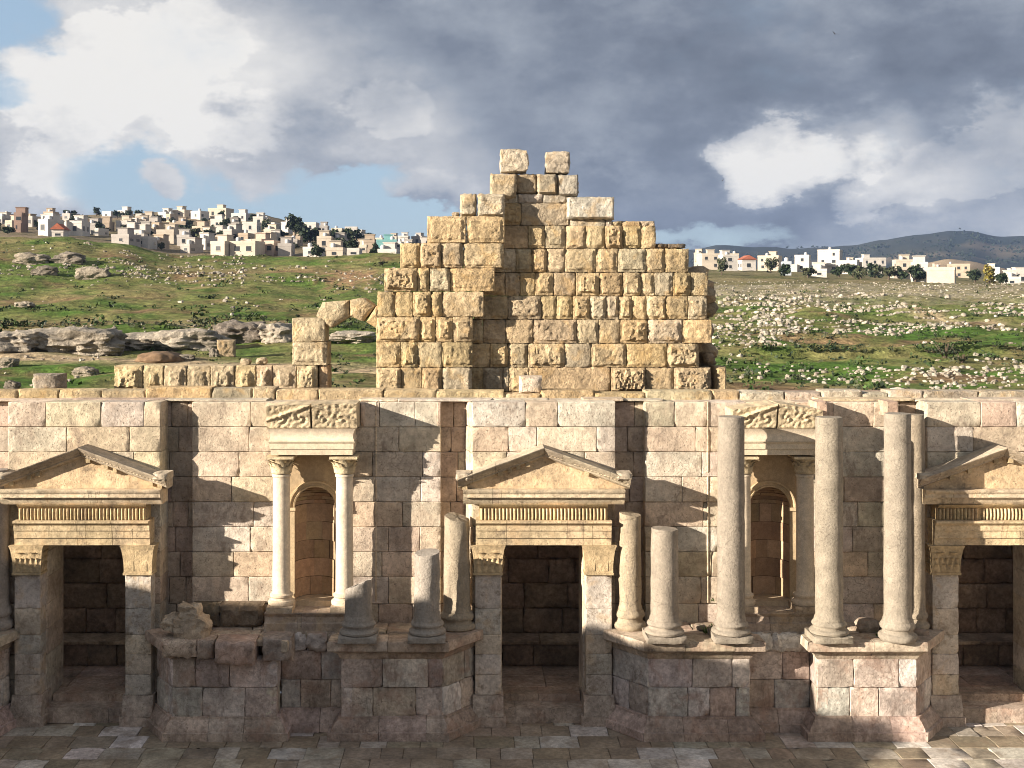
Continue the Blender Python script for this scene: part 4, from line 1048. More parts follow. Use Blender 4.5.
# ================================================================== HILLSIDE: outcrops, rocks, scrub
def on_ground(c, row, dmin=42.0, dmax=320.0, step=1.012):
    """nearest ground point seen at this bearing and row"""
    d = dmin; prev = None
    while d < dmax:
        p = ground(c, d)
        if project(p)[1] <= row: return p, d
        d *= step
    return p, d
OUT = [(-30, 34, 327, 353, 'pale low end of the long limestone ledge at the left edge of the photo'), (24, 118, 324, 354, 'long overhanging limestone ledge with dark shaded face, left on the slope'),
       (100, 168, 331, 351, 'low flat limestone slab leaning against the long overhanging ledge'), (150, 218, 325, 350, 'smooth bulging limestone outcrop just behind the lone square block'), (206, 262, 317, 345, 'jagged dark limestone outcrop right behind the lone square block'),
       (256, 292, 318, 343, 'cracked pale limestone boulder left of the broken arch'), (330, 378, 330, 344, 'low limestone rocks seen through the broken arch')]
for i, (a, b, t, bt, lab) in enumerate(OUT):
    p, d = on_ground((a + b) / 2, bt); k = d / F
    o = rock_obj('rock_outcrop', i * 1.9 + .6, (p.x, p.y + 1.5, p.z + (bt - t) * k * .30), ((b - a) / 2 * k * 1.10, 2.2, (bt - t) * k * .55), (.42, .37, .30) if i not in (4,) else (.28, .24, .20), 'crag', 5, .30, .45, strata=.10)
    tag(o, lab, 'rock', 'limestone outcrops along the track')
for i, (px, py, w, h, lab) in enumerate(((44, 271, 26, 9, 'dark boulder on the upper left slope near the left edge'), (93, 273, 34, 12, 'long dark boulder right of the upper left boulder'), (32, 258, 40, 11, 'pale tilted slab high on the left slope'), (70, 259, 36, 10, 'dark broken rock right of the pale tilted slab'),
                                    (24, 306, 18, 6, 'flat pale rock on the left slope above the long ledge'), (185, 359, 22, 6, 'pale flat rock beside the mound of earth by the track'),
                                    (214, 352, 10, 9, 'round boulder leaning against the lone square block'), (8, 362, 20, 10, 'group of dark stones at the left edge below the track'), (85, 371, 26, 9, 'small heap of stones on the grass below the track'), (12, 386, 16, 10, 'pale boulder at left edge behind the wall top'))):
    p, d = on_ground(px, py + h / 2); k = d / F
    tag(rock_obj('boulder', i * 2.3 + 41, (p.x, p.y, p.z + h * k * .3), (w / 2 * k, w / 2 * k * .7, h * k * .65), (.37, .32, .25) if i % 3 else (.27, .235, .19), 'crag', 4, .4, .45, strata=.1), lab, 'rock')
p, d = on_ground(226, 358); k = d / F
blk = MB(); block(blk, Vector((0, 0, 0)), UX, UZ, -UY, -9 * k, 9 * k, 0, 18 * k, 1.0, (.40, .31, .2), cell=.08, rough=.03, bev=.05, boss=.04, chip=.8); o = blk.build('stone_block', M['rustic']); o.location = p - UZ * .1; o.rotation_euler = (0, 0, .15)
tag(o, 'lone square block standing on the grass behind the low bossed wall', 'stone block')
p, d = on_ground(162, 360); k = d / F
tag(rock_obj('earth_mound', 71.3, (p.x, p.y, p.z), (24 * k, 1.3, 9 * k), (.26, .17, .09), 'soil', 4, .22, 0), 'small mound of brown earth beside the dirt track', 'mound')

ROCK_SRC = []
for i in range(8):
    me = rock_mesh('rock', i * 3.7 + 1.1, 2, 1, 1, .72, .55, .5); add_tint(me, [(.42, .38, .31), (.47, .43, .36), (.34, .305, .25), (.38, .33, .265)][i % 4]); me.materials.append(M['rock']); me.polygons.foreach_set('use_smooth', [True] * len(me.polygons)); me.set_sharp_from_angle(angle=math.radians(35)); ROCK_SRC.append(me)
REG = [  # c0, c1, row0, row1, how many, pixel size, cluster threshold, label of the ones that are things
    (712, 800, 296, 350, 520, (3, 8.5), -.35, 'pale rock in the rubble slope right beside the ruin', 'rocks of the rubble slope beside the ruin'),
    (760, 950, 296, 345, 760, (3, 8), -.22, 'pale rock strewn across the right slope above the bare earth', 'rocks strewn over the right slope'),
    (930, 1040, 305, 345, 260, (3, 8), -.1, 'pale rock on the slope near the right edge', 'rocks near the right edge'),
    (730, 830, 340, 384, 60, (4, 9), -.05, 'pale stone lying on the green grass just right of the ruin', 'stones on the grass right of the ruin'),
    (830, 935, 335, 386, 110, (3.5, 9), -.05, 'pale stone lying in the grass left of the dark bushy hollow', 'stones left of the bushy hollow'),
    (930, 1040, 355, 390, 210, (3.5, 9.5), -.25, 'pale stone in the stone strewn corner at the far right', 'stones in the far right corner'),
    (712, 1040, 282, 300, 900, (1.4, 3.4), -.6, None, None),
    (-10, 200, 242, 290, 190, (2, 6.5), .0, 'pale rock on the upper left hillside', 'rocks on the upper left hillside'),
    (120, 245, 250, 287, 210, (2.5, 6.5), -.1, 'pale rock in the stony band running down the left hillside', 'rocks of the stony band on the left hillside'),
    (230, 400, 258, 298, 170, (2, 6), .0, 'pale rock on hillside left of the ruin', 'rocks on the hillside left of the ruin'),
    (-10, 380, 300, 345, 70, (2.5, 7), .05, 'pale rock lying above the long limestone ledge', 'rocks above the limestone ledge'),
    (-10, 110, 355, 390, 22, (3, 8), -.1, 'small stone in the grass between track and wall top at left', 'stones between track and wall top')]
cand = []
for ri, (c0, c1, r0, r1, n, (s0, s1), thr, lab, grp) in enumerate(REG):
    k_ = 0; tries = 0
    while k_ < n and tries < n * 6:
        tries += 1; c = random.uniform(c0, c1); r = random.uniform(r0, r1)
        p, d = on_ground(c, r, 46)
        if d > 300: continue
        if fb((p.x, p.y, 0), .075, 3) + .35 * nz((p.x, p.y, 0), .4) < thr + .08 + random.uniform(-.12, .12): continue
        px = s0 + (s1 - s0) * random.random() ** 2.4; cand.append((px, c, d, ri, p)); k_ += 1
cand.sort(key=lambda t: -t[0])
rubble = MB(); n_big = 0
for px, c, d, ri, p in cand:
    s_ = px / 2 * d / F * .72; lab, grp = REG[ri][7:]
    rz = random.uniform(0, 6.28); sc = (s_ * random.uniform(.85, 1.25), s_ * random.uniform(.8, 1.2), s_ * random.uniform(.75, 1.15))
    src = random.choice(ROCK_SRC)
    if lab and n_big < 290:
        o = bpy.data.objects.new('field_rock', src); COL.objects.link(o); o.location = p + UZ * s_ * .28; o.scale = sc; o.rotation_euler = (random.uniform(-.3, .3), random.uniform(-.3, .3), rz); tag(o, lab, 'rock', grp); n_big += 1
    else:
        Mx = Matrix.Translation(p + UZ * s_ * .28) @ Matrix.Rotation(rz, 4, 'Z') @ Matrix.Diagonal((*sc, 1)); o_ = len(rubble.v); t_ = pick([(.40, .36, .30), (.46, .42, .35), (.33, .29, .235), (.26, .23, .18)], .15)
        for v in src.vertices: rubble.v.append(tuple(Mx @ v.co))
        for f_ in src.polygons: rubble.f.append(tuple(o_ + i for i in f_.vertices)); rubble.t.append(t_)
ro = rubble.build('loose_rubble', M['rock'], normals=False, sharp=35); stuff(ro); ro['label'] = 'small loose limestone rubble scattered over the hillside'; ro['category'] = 'rubble'

def foliage(name, cols_):
    m = bpy.data.materials.new(name); m.use_nodes = True; nt = m.node_tree; q = G(nt); bs = nt.nodes['Principled BSDF']; bs.inputs['Roughness'].default_value = .7; bs.inputs['Specular IOR Level'].default_value = .2
    at = q.n('ShaderNodeAttribute', attribute_name='tint'); nt.links.new(at.outputs['Color'], bs.inputs['Base Color']); return m
M['leaf'] = foliage('leaves', None); M['bark'] = plain('bark', (.10, .075, .055), .95, .3, 12)
def leaves(mb, cen, rad, n, size, pal, seed=0, lumps=7):
    cs = [Vector((random.gauss(0, .42), random.gauss(0, .42), random.gauss(0, .36))) for _ in range(lumps)]
    for _ in range(n):
        c0 = random.choice(cs); q_ = Vector((random.gauss(0, 1), random.gauss(0, 1), random.gauss(0, 1))); q_.normalize(); q_ *= .48 * random.random() ** .4
        p = c0 + q_; p = Vector((cen[0] + p.x * rad[0], cen[1] + p.y * rad[1], cen[2] + p.z * rad[2]))
        a = Vector((random.gauss(0, 1), random.gauss(0, 1), random.gauss(0, .6))); a.normalize(); b_ = a.cross(Vector((random.gauss(0, 1), random.gauss(0, 1), random.gauss(0, 1)))); b_.normalize()
        s_ = size * random.uniform(.6, 1.3); mb.face([tuple(p - a * s_ - b_ * s_ * .5), tuple(p + a * s_ * .1 - b_ * s_ * .8), tuple(p + a * s_ + b_ * s_ * .2), tuple(p - a * s_ * .1 + b_ * s_ * .8)], pick(pal, .3))
GREEN = [(.045, .075, .022), (.06, .095, .028), (.035, .06, .02)]; DARKG = [(.030, .045, .022), (.04, .058, .028), (.022, .036, .02)]; OLIVE = [(.075, .085, .045), (.06, .072, .04), (.09, .095, .055)]
scrub = MB()
for (c0, c1, r0, r1, n, hs) in ((-10, 380, 308, 332, 420, (.12, .42)), (-10, 400, 245, 300, 260, (.12, .45)), (-10, 380, 352, 392, 170, (.08, .25)), (715, 1040, 335, 392, 330, (.10, .32)), (715, 1040, 285, 335, 260, (.12, .4)), (915, 975, 335, 356, 90, (.08, .22))):
    for _ in range(n):
        c, r = random.uniform(c0, c1), random.uniform(r0, r1); p, d = on_ground(c, r, 44)
        if d > 300 or fb((p.x + 40, p.y, 0), .09, 3) < -.12: continue
        h = random.uniform(*hs); leaves(scrub, (p.x, p.y, p.z + h * .3), (h * random.uniform(1.2, 2.6), h * 1.3, h), 16, h * .34, random.choice((GREEN, GREEN, DARKG, OLIVE)), lumps=3)
so_ = scrub.build('ground_scrub', M['leaf'], normals=False); stuff(so_); so_['label'] = 'low green weeds and scrub growing over the hillside'; so_['category'] = 'scrub'
for i, (px, py, w, h, lab) in enumerate(((945, 347, 46, 24, 'dark bush filling the hollow on the right slope'), (962, 357, 22, 14, 'smaller dark bush just below the hollow on the right slope'), (382, 262, 14, 12, 'dark green bush on the hillside just left of the ruin steps'))):
    p, d = on_ground(px, py + h / 2); k = d / F; root = thing('bush', lab, 'bush', tuple(p)); mb = MB()
    leaves(mb, (p.x, p.y, p.z + h * k * .25), (w / 2 * k * .55, w / 2 * k * .5, h / 2 * k * .28), 800, .055, DARKG + [(.09, .075, .045), (.06, .05, .035)], lumps=14); mb.build('foliage', M['leaf'], root, normals=False)
    mb = MB()
    for _ in range(7):
        a = random.uniform(0, 6.3); q_ = Vector((math.cos(a) * w * k * .25, math.sin(a) * .4, h * k * .6)); mb.quad_grid([[(p.x + .04 * math.cos(t), p.y + .04 * math.sin(t), p.z - .1), (p.x + q_.x + .015 * math.cos(t), p.y + q_.y + .015 * math.sin(t), p.z + q_.z)] for t in (0, 1.57, 3.14, 4.71)], (.1, .07, .05), True)
    mb.build('stem', M['bark'], root)

# ================================================================== TOWN
M['house'] = stone('house_render', stains=.12, stain_col=(.25, .2, .15), var=.10, bump=.15, pits=.05, fscale=.25)
M['pane'] = plain('window_glass', (.035, .04, .045), .25, .2, 2, .5); M['roof'] = stone('tile_roof', stains=.2, var=.2, fscale=.3); M['tank'] = plain('tank_metal', (.45, .45, .44), .5, .1, 2)
WHITE, CREAM, TAN, PINK, GREYH, BRICK = (.54, .51, .47), (.50, .44, .36), (.42, .34, .26), (.48, .38, .31), (.36, .335, .31), (.27, .19, .155)
TURQ = (.20, .42, .42); BLUEG = (.36, .40, .45)
CN = {WHITE: 'white', CREAM: 'cream', TAN: 'tan', PINK: 'pinkish', GREYH: 'grey', BRICK: 'brown', TURQ: 'turquoise', BLUEG: 'bluish grey'}
SPECIAL_ROOF = (.36, .12, .07)
def ground_row(c, row, dmin, dmax):
    best = None; d = dmin
    while d < dmax:
        p = ground(c, d); r = project(p)[1]
        if r <= row: return p, d
        d *= 1.01
    return ground(c, dmax * .98), dmax * .98
HOUSES = []
def house(px0, px1, py0, py1, colr, region, redroof=False, note=None):
    c = (px0 + px1) / 2
    p, d = ground_row(c, py1, 262 if region == 'left' else 300, 640); k = d / F
    HOUSES.append(dict(c=c, row=py1, d=d, p=p, w=(px1 - px0) * k * .9, h=(py1 - py0) * k * (.82 if region == 'left' else .9), px=(px0, px1, py0, py1), col=colr, region=region, red=redroof, note=note))
L_ = [(3, 14, 221, 232, PINK), (13.5, 22, 212, 233, BRICK), (24, 34, 217, 227, GREYH), (35, 51, 219, 235, WHITE), (51, 64, 231, 238, WHITE, 1), (67.5, 83, 221, 236, WHITE), (84, 97, 224, 234, GREYH), (97, 110, 222, 232, TAN), (115, 128, 221, 231, WHITE), (108, 132, 236, 244, GREYH),
      (134, 152, 216, 225, CREAM), (156, 168, 213, 220, WHITE), (170, 187, 210, 219, CREAM), (188, 203, 212, 220, WHITE), (205, 229, 208, 219, CREAM), (229, 248, 214, 222, WHITE), (209, 224, 219, 229, WHITE), (226, 240, 223, 232, GREYH), (241, 258, 222, 233, WHITE), (155, 175, 230, 243, CREAM),
      (176, 190, 236, 247, WHITE), (191, 208, 240, 250, WHITE), (132, 150, 238, 247, WHITE), (148, 160, 243, 249, TAN), (221, 234, 229, 243, GREYH), (207, 228, 243, 256, CREAM), (226, 259, 243, 257, CREAM), (178, 192, 246, 254, GREYH), (250, 263, 239, 254, PINK), (236, 249, 234, 244, TAN), (262, 277, 230, 241, CREAM),
      (279, 292, 222, 233, WHITE), (264, 276, 223, 231, WHITE), (252, 264, 217, 225, WHITE), (303, 317, 223, 232, WHITE), (318, 328, 226, 233, GREYH), (262, 276, 242, 256, PINK), (277, 292, 244, 256, GREYH), (284, 301, 237, 246, TAN), (301, 320, 249, 257, WHITE), (316, 332, 237, 251, CREAM), (331, 345, 239, 251, GREYH), (325, 344, 249, 258, CREAM),
      (344, 358, 227, 235, WHITE), (346, 360, 250, 257, WHITE), (363, 375, 241, 254, TAN), (375, 398, 240, 252, TURQ), (383, 398, 232, 240, CREAM), (397, 409, 236, 244, WHITE), (409, 424, 236, 246, GREYH), (330, 343, 229, 236, CREAM), (292, 303, 230, 237, TAN), (376, 398, 251, 257, WHITE), (60, 72, 214, 221, GREYH), (100, 113, 212, 218, WHITE), (116, 127, 211, 217, WHITE), (146, 156, 222, 229, GREYH), (176, 186, 222, 229, TAN), (190, 204, 228, 236, TAN), (0, 8, 214, 222, GREYH), (42, 54, 212, 219, TAN)]
BEIGE, SAND, PALE = (.50, .44, .36), (.44, .36, .27), (.51, .475, .43)
CN.update({BEIGE: 'beige', SAND: 'sandy', PALE: 'pale'})
rs = random.Random(5)
for _ in range(46):                                      # small houses between the larger ones
    c = rs.uniform(-6, 425); top = float(np.interp(c, [0, 60, 130, 210, 250, 300, 340, 390, 430], [219, 219, 216, 215, 218, 227, 236, 242, 246])); low = float(np.interp(c, [0, 60, 130, 180, 250, 340, 400, 430], [233, 235, 241, 250, 255, 256, 254, 252]))
    r_ = rs.uniform(top + 3, low); w_ = rs.uniform(5, 10); L_.append((c - w_ / 2, c + w_ / 2, r_ - rs.uniform(5, 8), r_, rs.choice((BEIGE, SAND, PALE, PALE))))
for h_ in L_: house(*h_[:5], 'left', bool(len(h_) > 5))
R_ = [(693, 702, 253, 268, CREAM), (700, 741, 254, 270, CREAM), (722, 739, 255, 271, WHITE), (741, 757, 261, 271, WHITE, 1), (755, 781, 256, 271, CREAM), (782, 792, 263, 275, BLUEG), (793, 810.5, 255, 272, WHITE), (815, 842, 249, 273, WHITE), (836, 859, 261, 274, WHITE), (811, 828, 271, 277, WHITE), (846, 860, 262, 272, CREAM),
      (861, 888, 258, 274, WHITE), (872, 882, 257, 270, PINK), (895, 914, 260, 279, CREAM), (912, 929, 263, 282, WHITE), (924, 957, 269, 283, CREAM), (945, 972, 262, 277, TAN), (933, 947, 259, 270, PINK), (984, 1001, 268, 281, WHITE), (1011, 1030, 270, 280, WHITE), (1002, 1022, 279, 286, WHITE), (1014, 1034, 274, 285, WHITE)]
for h_ in R_: house(*h_[:5], 'right', bool(len(h_) > 5))
def ordw(n): return ['first', 'second', 'third', 'fourth', 'fifth', 'sixth', 'seventh', 'eighth', 'ninth', 'tenth', 'eleventh', 'twelfth', 'thirteenth', 'fourteenth', 'fifteenth', 'sixteenth', 'seventeenth', 'eighteenth', 'nineteenth', 'twentieth'][n]
def townrow(h):
    if h['region'] == 'right': return 'on plain beyond the ruin'
    return 'in hill town top row' if h['row'] <= 225 else 'in hill town upper middle row' if h['row'] <= 236 else 'in hill town lower middle row' if h['row'] <= 248 else 'in hill town lowest row'
cnt = {}
for h in sorted(HOUSES, key=lambda h: h['c']):
    kx = (townrow(h), CN[h['col']]); h['n'] = cnt.get(kx, 0); cnt[kx] = h['n'] + 1
WIN = None
def build_house(h):
    st = max(1, round(h['h'] / 3.1)); w, hh = h['w'], h['h']; dep = max(6.0, min(13, w * .85)); kx = (townrow(h), CN[h['col']])
    lab = {1: 'low ', 2: 'two storey ', 3: 'three storey ', 4: 'four storey '}.get(st, 'tall ') + ('red roofed ' if h['red'] else 'flat roofed ') + CN[h['col']] + ' house, ' + ('only ' + kx[1] + ' one ' if cnt[kx] == 1 else ordw(h['n']) + ' ' + kx[1] + ' from left ') + kx[0]
    root = thing('house', lab, 'house', tuple(h['p']), 'houses of the hill town left of the ruin' if h['region'] == 'left' else 'houses on the plain right of the ruin')
    yaw = random.uniform(-.5, .12); root.rotation_euler = (0, 0, yaw); ww = w / (math.cos(yaw) + .55 * abs(math.sin(yaw))); x0, x1, y0, y1 = -ww / 2, ww / 2, 0, dep
    def mk(mb, name, mat, par=root):
        o = mb.build(name, mat, None); o.parent = par; return o
    mb = MB(); t = h['col']
    mb.box(x0, x1, y0, y1, -4, hh - .0, t)
    for (a, b_, c_, d_) in ((x0 - .06, x1 + .06, y0 - .06, y0 + .2), (x0 - .06, x1 + .06, y1 - .2, y1 + .06), (x0 - .06, x0 + .2, y0 + .21, y1 - .21), (x1 - .2, x1 + .06, y0 + .21, y1 - .21)): mb.box(a, b_, c_, d_, hh + .004, hh + .75, tuple(k * 1.03 for k in t))
    if st > 1 and random.random() < .6:                    # a lower wing in front or at the side
        s_ = random.choice((-1, 1)); mb.box(s_ * ww * .5 - ww * .22, s_ * ww * .5 + ww * .22, -2.2, dep * .6, -4, hh * .5, tuple(k * .94 for k in t))
    mk(mb, 'walls', M['house'])
    if h['red']:
        mb = MB(); o_ = .5; mb.prism([(x0 - o_, y0 - o_, hh + .76), (x1 + o_, y0 - o_, hh + .76), ((x0 + x1) / 2, y0 - o_, hh + 2.4)], [(x0 - o_, y1 + o_, hh + .76), (x1 + o_, y1 + o_, hh + .76), ((x0 + x1) / 2, y1 + o_, hh + 2.4)], SPECIAL_ROOF); mk(mb, 'roof', M['roof'])
    else:
        if random.random() < .65:
            mb = MB(); rx = random.uniform(x0 + 1.6, x1 - 1.6) if ww > 4 else 0; mb.box(rx - 1.4, rx + 1.4, dep * .4, dep * .4 + 3, hh - .01, hh + 2.3, tuple(k * .98 for k in t)); mb.box(rx - 1.6, rx + 1.6, dep * .4 - .2, dep * .4 + 3.2, hh + 2.304, hh + 2.5, tuple(k * .9 for k in t)); mk(mb, 'stair_room', M['house'])
        if random.random() < .7:
            mb = MB(); rx = random.uniform(x0 + .9, x1 - .9) if ww > 3 else 0; mb.lathe([(.01, hh + .4), (.6, hh + .4), (.62, hh + 1.5), (.4, hh + 1.8), (.01, hh + 1.85)], rx, dep * .3, 0, (.55, .55, .53), 10)
            for a in (0, 1.57, 3.14, 4.71): mb.box(rx + .45 * math.cos(a) - .04, rx + .45 * math.cos(a) + .04, dep * .3 + .45 * math.sin(a) - .04, dep * .3 + .45 * math.sin(a) + .04, hh, hh + .42, (.3, .3, .3))
            mk(mb, 'water_tank', M['tank'])
    fh = hh / st; nw = max(1, int(ww / 3.3))
    for s_ in range(st):
        for i in range(nw):
            if random.random() < .14: continue
            x = x0 + ww * (i + .5) / nw + random.uniform(-.25, .25); z = s_ * fh + fh * .38; wd_ = random.choice((.45, .55, .7))
            mb = MB(); mb.box(x - wd_, x + wd_, -.05, .02, z, z + fh * .42, (.04, .045, .05)); f_ = mk(mb, 'window', M['pane'])
            mb = MB(); mb.box(x - wd_ - .12, x + wd_ + .12, -.16, .03, z - .16, z - .003, tuple(min(.75, k * 1.1) for k in t)); mk(mb, 'sill', M['house'], f_)
        for i in range(2):
            if random.random() < .4: continue
            y = dep * (i + .5) / 2; z = s_ * fh + fh * .38; sx = x0 if yaw < -.1 and h['c'] > 470 or yaw > 0 else x1
            mb = MB(); mb.box(sx - .05, sx + .05, y - .7, y + .7, z, z + fh * .4, (.04, .045, .05)); mk(mb, 'window', M['pane'])
    if st >= 2 and random.random() < .5:
        mb = MB(); x = random.uniform(x0 + 1.2, x1 - 1.2) if ww > 4 else 0; z = fh * random.randint(1, st - 1); mb.box(x - 1.3, x + 1.3, -1.2, -.003, z, z + .18, tuple(k * .95 for k in t)); mb.box(x - 1.3, x + 1.3, -1.2, -1.1, z + .183, z + 1.0, tuple(k * .9 for k in t)); mk(mb, 'balcony', M['house'])
for h in HOUSES: build_house(h)

TREES = [(298, 219, 238, 16, DARKG, 'tall dark round tree crowning the left hill town'), (283, 232, 243, 12, DARKG, 'dark tree just below the tall round tree in the hill town'), (312, 231, 244, 18, DARKG, 'broad dark tree right of the tall round tree in the hill town'), (336, 230, 241, 16, DARKG, 'wide dark tree in the middle of the right half of the hill town'), (352, 230, 244, 18, DARKG, 'dense dark tree left of the turquoise house, on the ridge'),
         (366, 234, 245, 16, DARKG, 'dark tree above the turquoise house'), (356, 243, 256, 12, DARKG, 'dark tree low in the hill town, left of the turquoise house'), (345, 241, 252, 9, DARKG, 'narrow dark tree beside the cream house near the turquoise one'), (320, 248, 257, 8, DARKG, 'small tree at the foot of the cream house in the lowest row'), (75, 212, 219, 9, DARKG, 'squarish dark tree on the skyline at far left'), (101, 209, 216, 6, DARKG, 'pointed dark tree on the skyline of the left town'),
         (132, 211, 221, 6, DARKG, 'dark cypress on the skyline, left of its twin'), (142, 210, 220, 6, DARKG, 'dark cypress on the skyline, right of its twin'), (155, 215, 223, 8, DARKG, 'round dark tree right of the cypress twins'), (198, 231, 239, 14, OLIVE, 'olive tree in the open patch below the hilltop houses'), (212, 233, 241, 14, DARKG, 'dark tree among the houses in the centre of the hill town'), (140, 225, 233, 16, OLIVE, 'olive trees mass on the terraced slope at left'), (228, 222, 231, 10, DARKG, 'dark tree under the large hilltop house'), (192, 222, 228, 9, OLIVE, 'small olive tree under the large hilltop house'), (270, 224, 233, 8, DARKG, 'dark tree between white houses near the hilltop'), (92, 218, 226, 12, OLIVE, 'olive tree between houses at far left'), (108, 226, 234, 12, DARKG, 'dark tree beside small white house at left'), (240, 218, 225, 7, DARKG, 'small dark tree right of the large hilltop house'),
         (716, 262, 274, 9, OLIVE, 'greyish tree in front of the long cream house beside the ruin'), (766, 259, 272, 11, OLIVE, 'bare greyish tree in front of the cream house beyond the ruin'), (777, 266, 276, 8, DARKG, 'dark small tree beside the bluish house'), (800, 269, 277, 10, OLIVE, 'grey green shrubby tree below the stepped white house'), (846, 265, 277, 14, DARKG, 'dark tree under the tall white block'), (832, 267, 276, 10, DARKG, 'dark shrub tree at the foot of the tall white block'), (868, 265, 277, 13, DARKG, 'dark tree left in front of the wide white house'), (880, 267, 279, 14, OLIVE, 'olive tree right in front of the wide white house'), (892, 268, 278, 9, DARKG, 'small dark tree between the wide white house and the cream one'), (906, 267, 281, 17, DARKG, 'large dark round tree before the cream and white houses at right'),
         (966, 271, 282, 12, DARKG, 'dark tree left of the yellow tree'), (979, 266, 284, 13, [(.20, .17, .035), (.26, .21, .05), (.15, .14, .035)], 'yellow green tree standing out among dark ones at right'), (990, 274, 285, 9, DARKG, 'small dark tree right of the yellow tree'), (1002, 274, 284, 12, DARKG, 'dark tree below the white house near the right edge'), (992, 261, 272, 4, DARKG, 'thin dark cypress behind the yellow tree'), (852, 268, 279, 12, OLIVE, 'olive tree in the gap between the white block and wide white house')]
rs = random.Random(9)
def ground_cover_rows(c): return float(np.interp(c, [0, 60, 130, 210, 250, 300, 340, 390, 430], [221, 221, 218, 217, 220, 229, 238, 244, 247])), float(np.interp(c, [0, 60, 130, 180, 250, 340, 400, 430], [234, 236, 243, 253, 257, 257, 256, 254]))
for _ in range(48):
    c = rs.uniform(-5, 425); a_, b_ = ground_cover_rows(c); r_ = rs.uniform(a_, b_); TREES.append((c, r_ - rs.uniform(4, 7.5), r_, rs.uniform(5, 11), rs.choice((DARKG, DARKG, OLIVE)), None))
for (px, py0, py1, w, pal, lab) in TREES:
    if lab is None: lab = 'small ' + ('olive green' if pal is OLIVE else 'dark green') + ' garden tree standing between houses of the hill town'
    p, d = ground_row(px, py1, 262 if px < 600 else 300, 640); p = p - UY * 7; k = d / F; hh = (py1 - py0) * k; r = w / 2 * k
    root = thing('tree', lab, 'tree', tuple(p), 'small garden trees of the hill town' if lab.startswith('small ') and 'garden' in lab else 'trees among the houses'); mb = MB()
    leaves(mb, (p.x, p.y, p.z + hh * .56), (r * 1.25, r * 1.1, hh * .55), 620, max(.3, r * .2), pal, lumps=12); mb.build('crown', M['leaf'], root, normals=False)
    mb = MB(); mb.lathe([(r * .16, -.6), (r * .11, hh * .25), (r * .05, hh * .6)], p.x, p.y, p.z, (.1, .075, .055), 8)
    for a in (0, 2.1, 4.2): mb.quad_grid([[(p.x + .1 * r * math.cos(t), p.y + .1 * r * math.sin(t), p.z + hh * .2), (p.x + r * .5 * math.cos(a) + .03 * r * math.cos(t), p.y + r * .5 * math.sin(a) + .03 * r * math.sin(t), p.z + hh * .6)] for t in (0, 1.57, 3.14, 4.71)], (.1, .075, .055), True)
    mb.build('trunk', M['bark'], root)
# thin far woods on the blue hills
wood = MB()
for _ in range(900):
    c = random.uniform(690, 1150); d = random.uniform(2250, 3050); p = ground(c, d)
    if fb((p.x, p.y, 0), .0022, 4) < -.05: continue
    leaves(wood, (p.x, p.y, p.z + 4), (6, 6, 4.5), 9, 2.2, [(.02, .03, .018), (.026, .036, .022)], lumps=3)
wo = wood.build('far_woods', M['leaf'], normals=False); stuff(wo); wo['label'] = 'dark woods on the distant hills at right'; wo['category'] = 'woods'

# ================================================================== SMALL LIVING THINGS
M['weed'] = M['leaf']
for i, (px, py, Y, n, s_, lab) in enumerate(((709, 633, .5, 26, .20, 'green weed growing on the podium left of the tall column beside the niche'), (712, 625, .9, 14, .13, 'small weed at the wall foot behind the tall column beside the niche'), (879, 637, .35, 16, .12, 'low green weed on the podium between the two tall right columns'), (645, 637, .4, 10, .09, 'tiny weed on the podium left of the half height column'), (712, 601, 1.02, 9, .12, 'weed sprouting from the wall beside the tall column'))):
    x, z = X_(px, Y), PLZ if py > 610 else Z_(py, Y); mb = MB()
    for _ in range(n):
        a = random.uniform(0, 6.28); L = s_ * random.uniform(.5, 1.2); w = L * .16; d_ = Vector((math.cos(a), math.sin(a) * .7, 0)); sd = Vector((-d_.y, d_.x, 0)); b0 = Vector((x + random.uniform(-s_, s_) * .5, Y + random.uniform(-s_, s_) * .3, z)); P = []
        for j in range(4):
            t = j / 3; q_ = b0 + d_ * L * .55 * t ** 1.5 + UZ * L * (t - .35 * t * t); P.append([tuple(q_ - sd * w * (1 - t * .8)), tuple(q_ + sd * w * (1 - t * .8))])
        mb.quad_grid(P, pick([(.07, .12, .025), (.09, .15, .03), (.05, .09, .02)], .2))
    o = mb.build('weed', M['weed'], normals=False); tag(o, lab, 'weed')
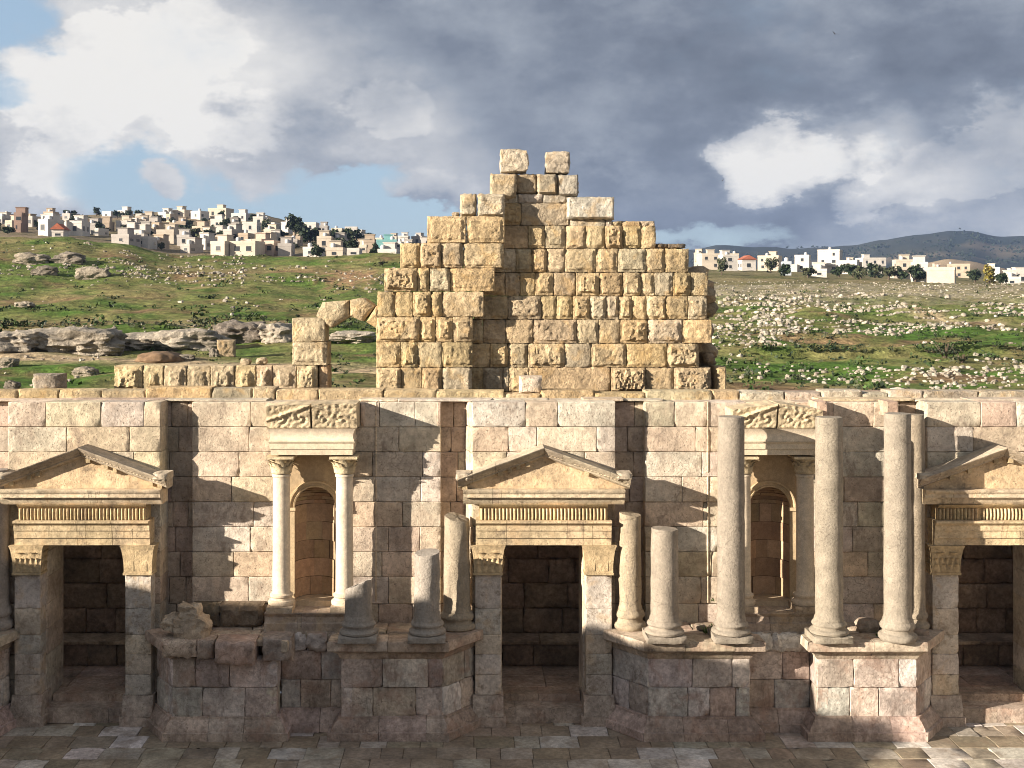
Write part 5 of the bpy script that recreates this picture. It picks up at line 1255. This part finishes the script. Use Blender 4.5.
def bird(px, py, d, span, roll, lab):
    c = Vector((CX + (px - VX) * d / F, CY + d, H - (py - VY) * d / F)); mb = MB(); t = (.03, .03, .035); L = span * .42
    prof = [(.001, -.5), (.05, -.42), (.09, -.2), (.12, .05), (.09, .25), (.065, .33), (.07, .40), (.05, .46), (.015, .52), (.001, .56)]
    P = [[(r * L * math.cos(a), z * L, r * L * math.sin(a)) for r, z in prof] for a in [2 * math.pi * i / 10 for i in range(10)]]; mb.quad_grid(P, t, True)
    for sx in (-1, 1):
        for dz_ in (.012, -.012):
            W = [[(sx * span * u, L * (f_ + .02), span * (.16 * math.sin(u * 3.6)) + dz_ * L), (sx * span * u, L * (b_ - .02), span * (.16 * math.sin(u * 3.6)) + dz_ * L * .3)] for u, f_, b_ in ((.03, .2, -.18), (.15, .24, -.16), (.3, .2, -.14), (.42, .06, -.14), (.5, -.12, -.16))]; mb.quad_grid(W, t)
    mb.face([(-.03 * L, -.4 * L, 0), (.03 * L, -.4 * L, 0), (.16 * L, -.78 * L, 0), (-.16 * L, -.78 * L, 0)], t)
    o = mb.build('bird', plain('feathers_' + str(px), (.03, .03, .035), .8), normals=False); o.location = c; o.rotation_euler = (.15, roll, random.uniform(-1.2, 1.2)); tag(o, lab, 'bird', None)
bird(835, 34, 160, 1.0, .35, 'dark bird soaring high in the grey cloud at upper right'); bird(722, 181, 190, .8, -.3, 'small dark bird flying left of the bright cumulus cloud')

# ================================================================== AIR
hz = MB(); hz.box(-3300, 3300, -62, 3420, -6, 230, (1, 1, 1)); ho = hz.build('haze', bpy.data.materials.new('haze_air')); stuff(ho); ho['label'] = 'thin blue haze lying over the distant hills'; ho['category'] = 'haze'
hm = ho.data.materials[0]; hm.use_nodes = True; hn = hm.node_tree; hn.nodes.clear(); vo = hn.nodes.new('ShaderNodeVolumePrincipled'); vo.inputs['Density'].default_value = .00008; vo.inputs['Color'].default_value = (.30, .45, .80, 1); vo.inputs['Anisotropy'].default_value = .0
mo = hn.nodes.new('ShaderNodeOutputMaterial'); hn.links.new(vo.outputs[0], mo.inputs['Volume'])
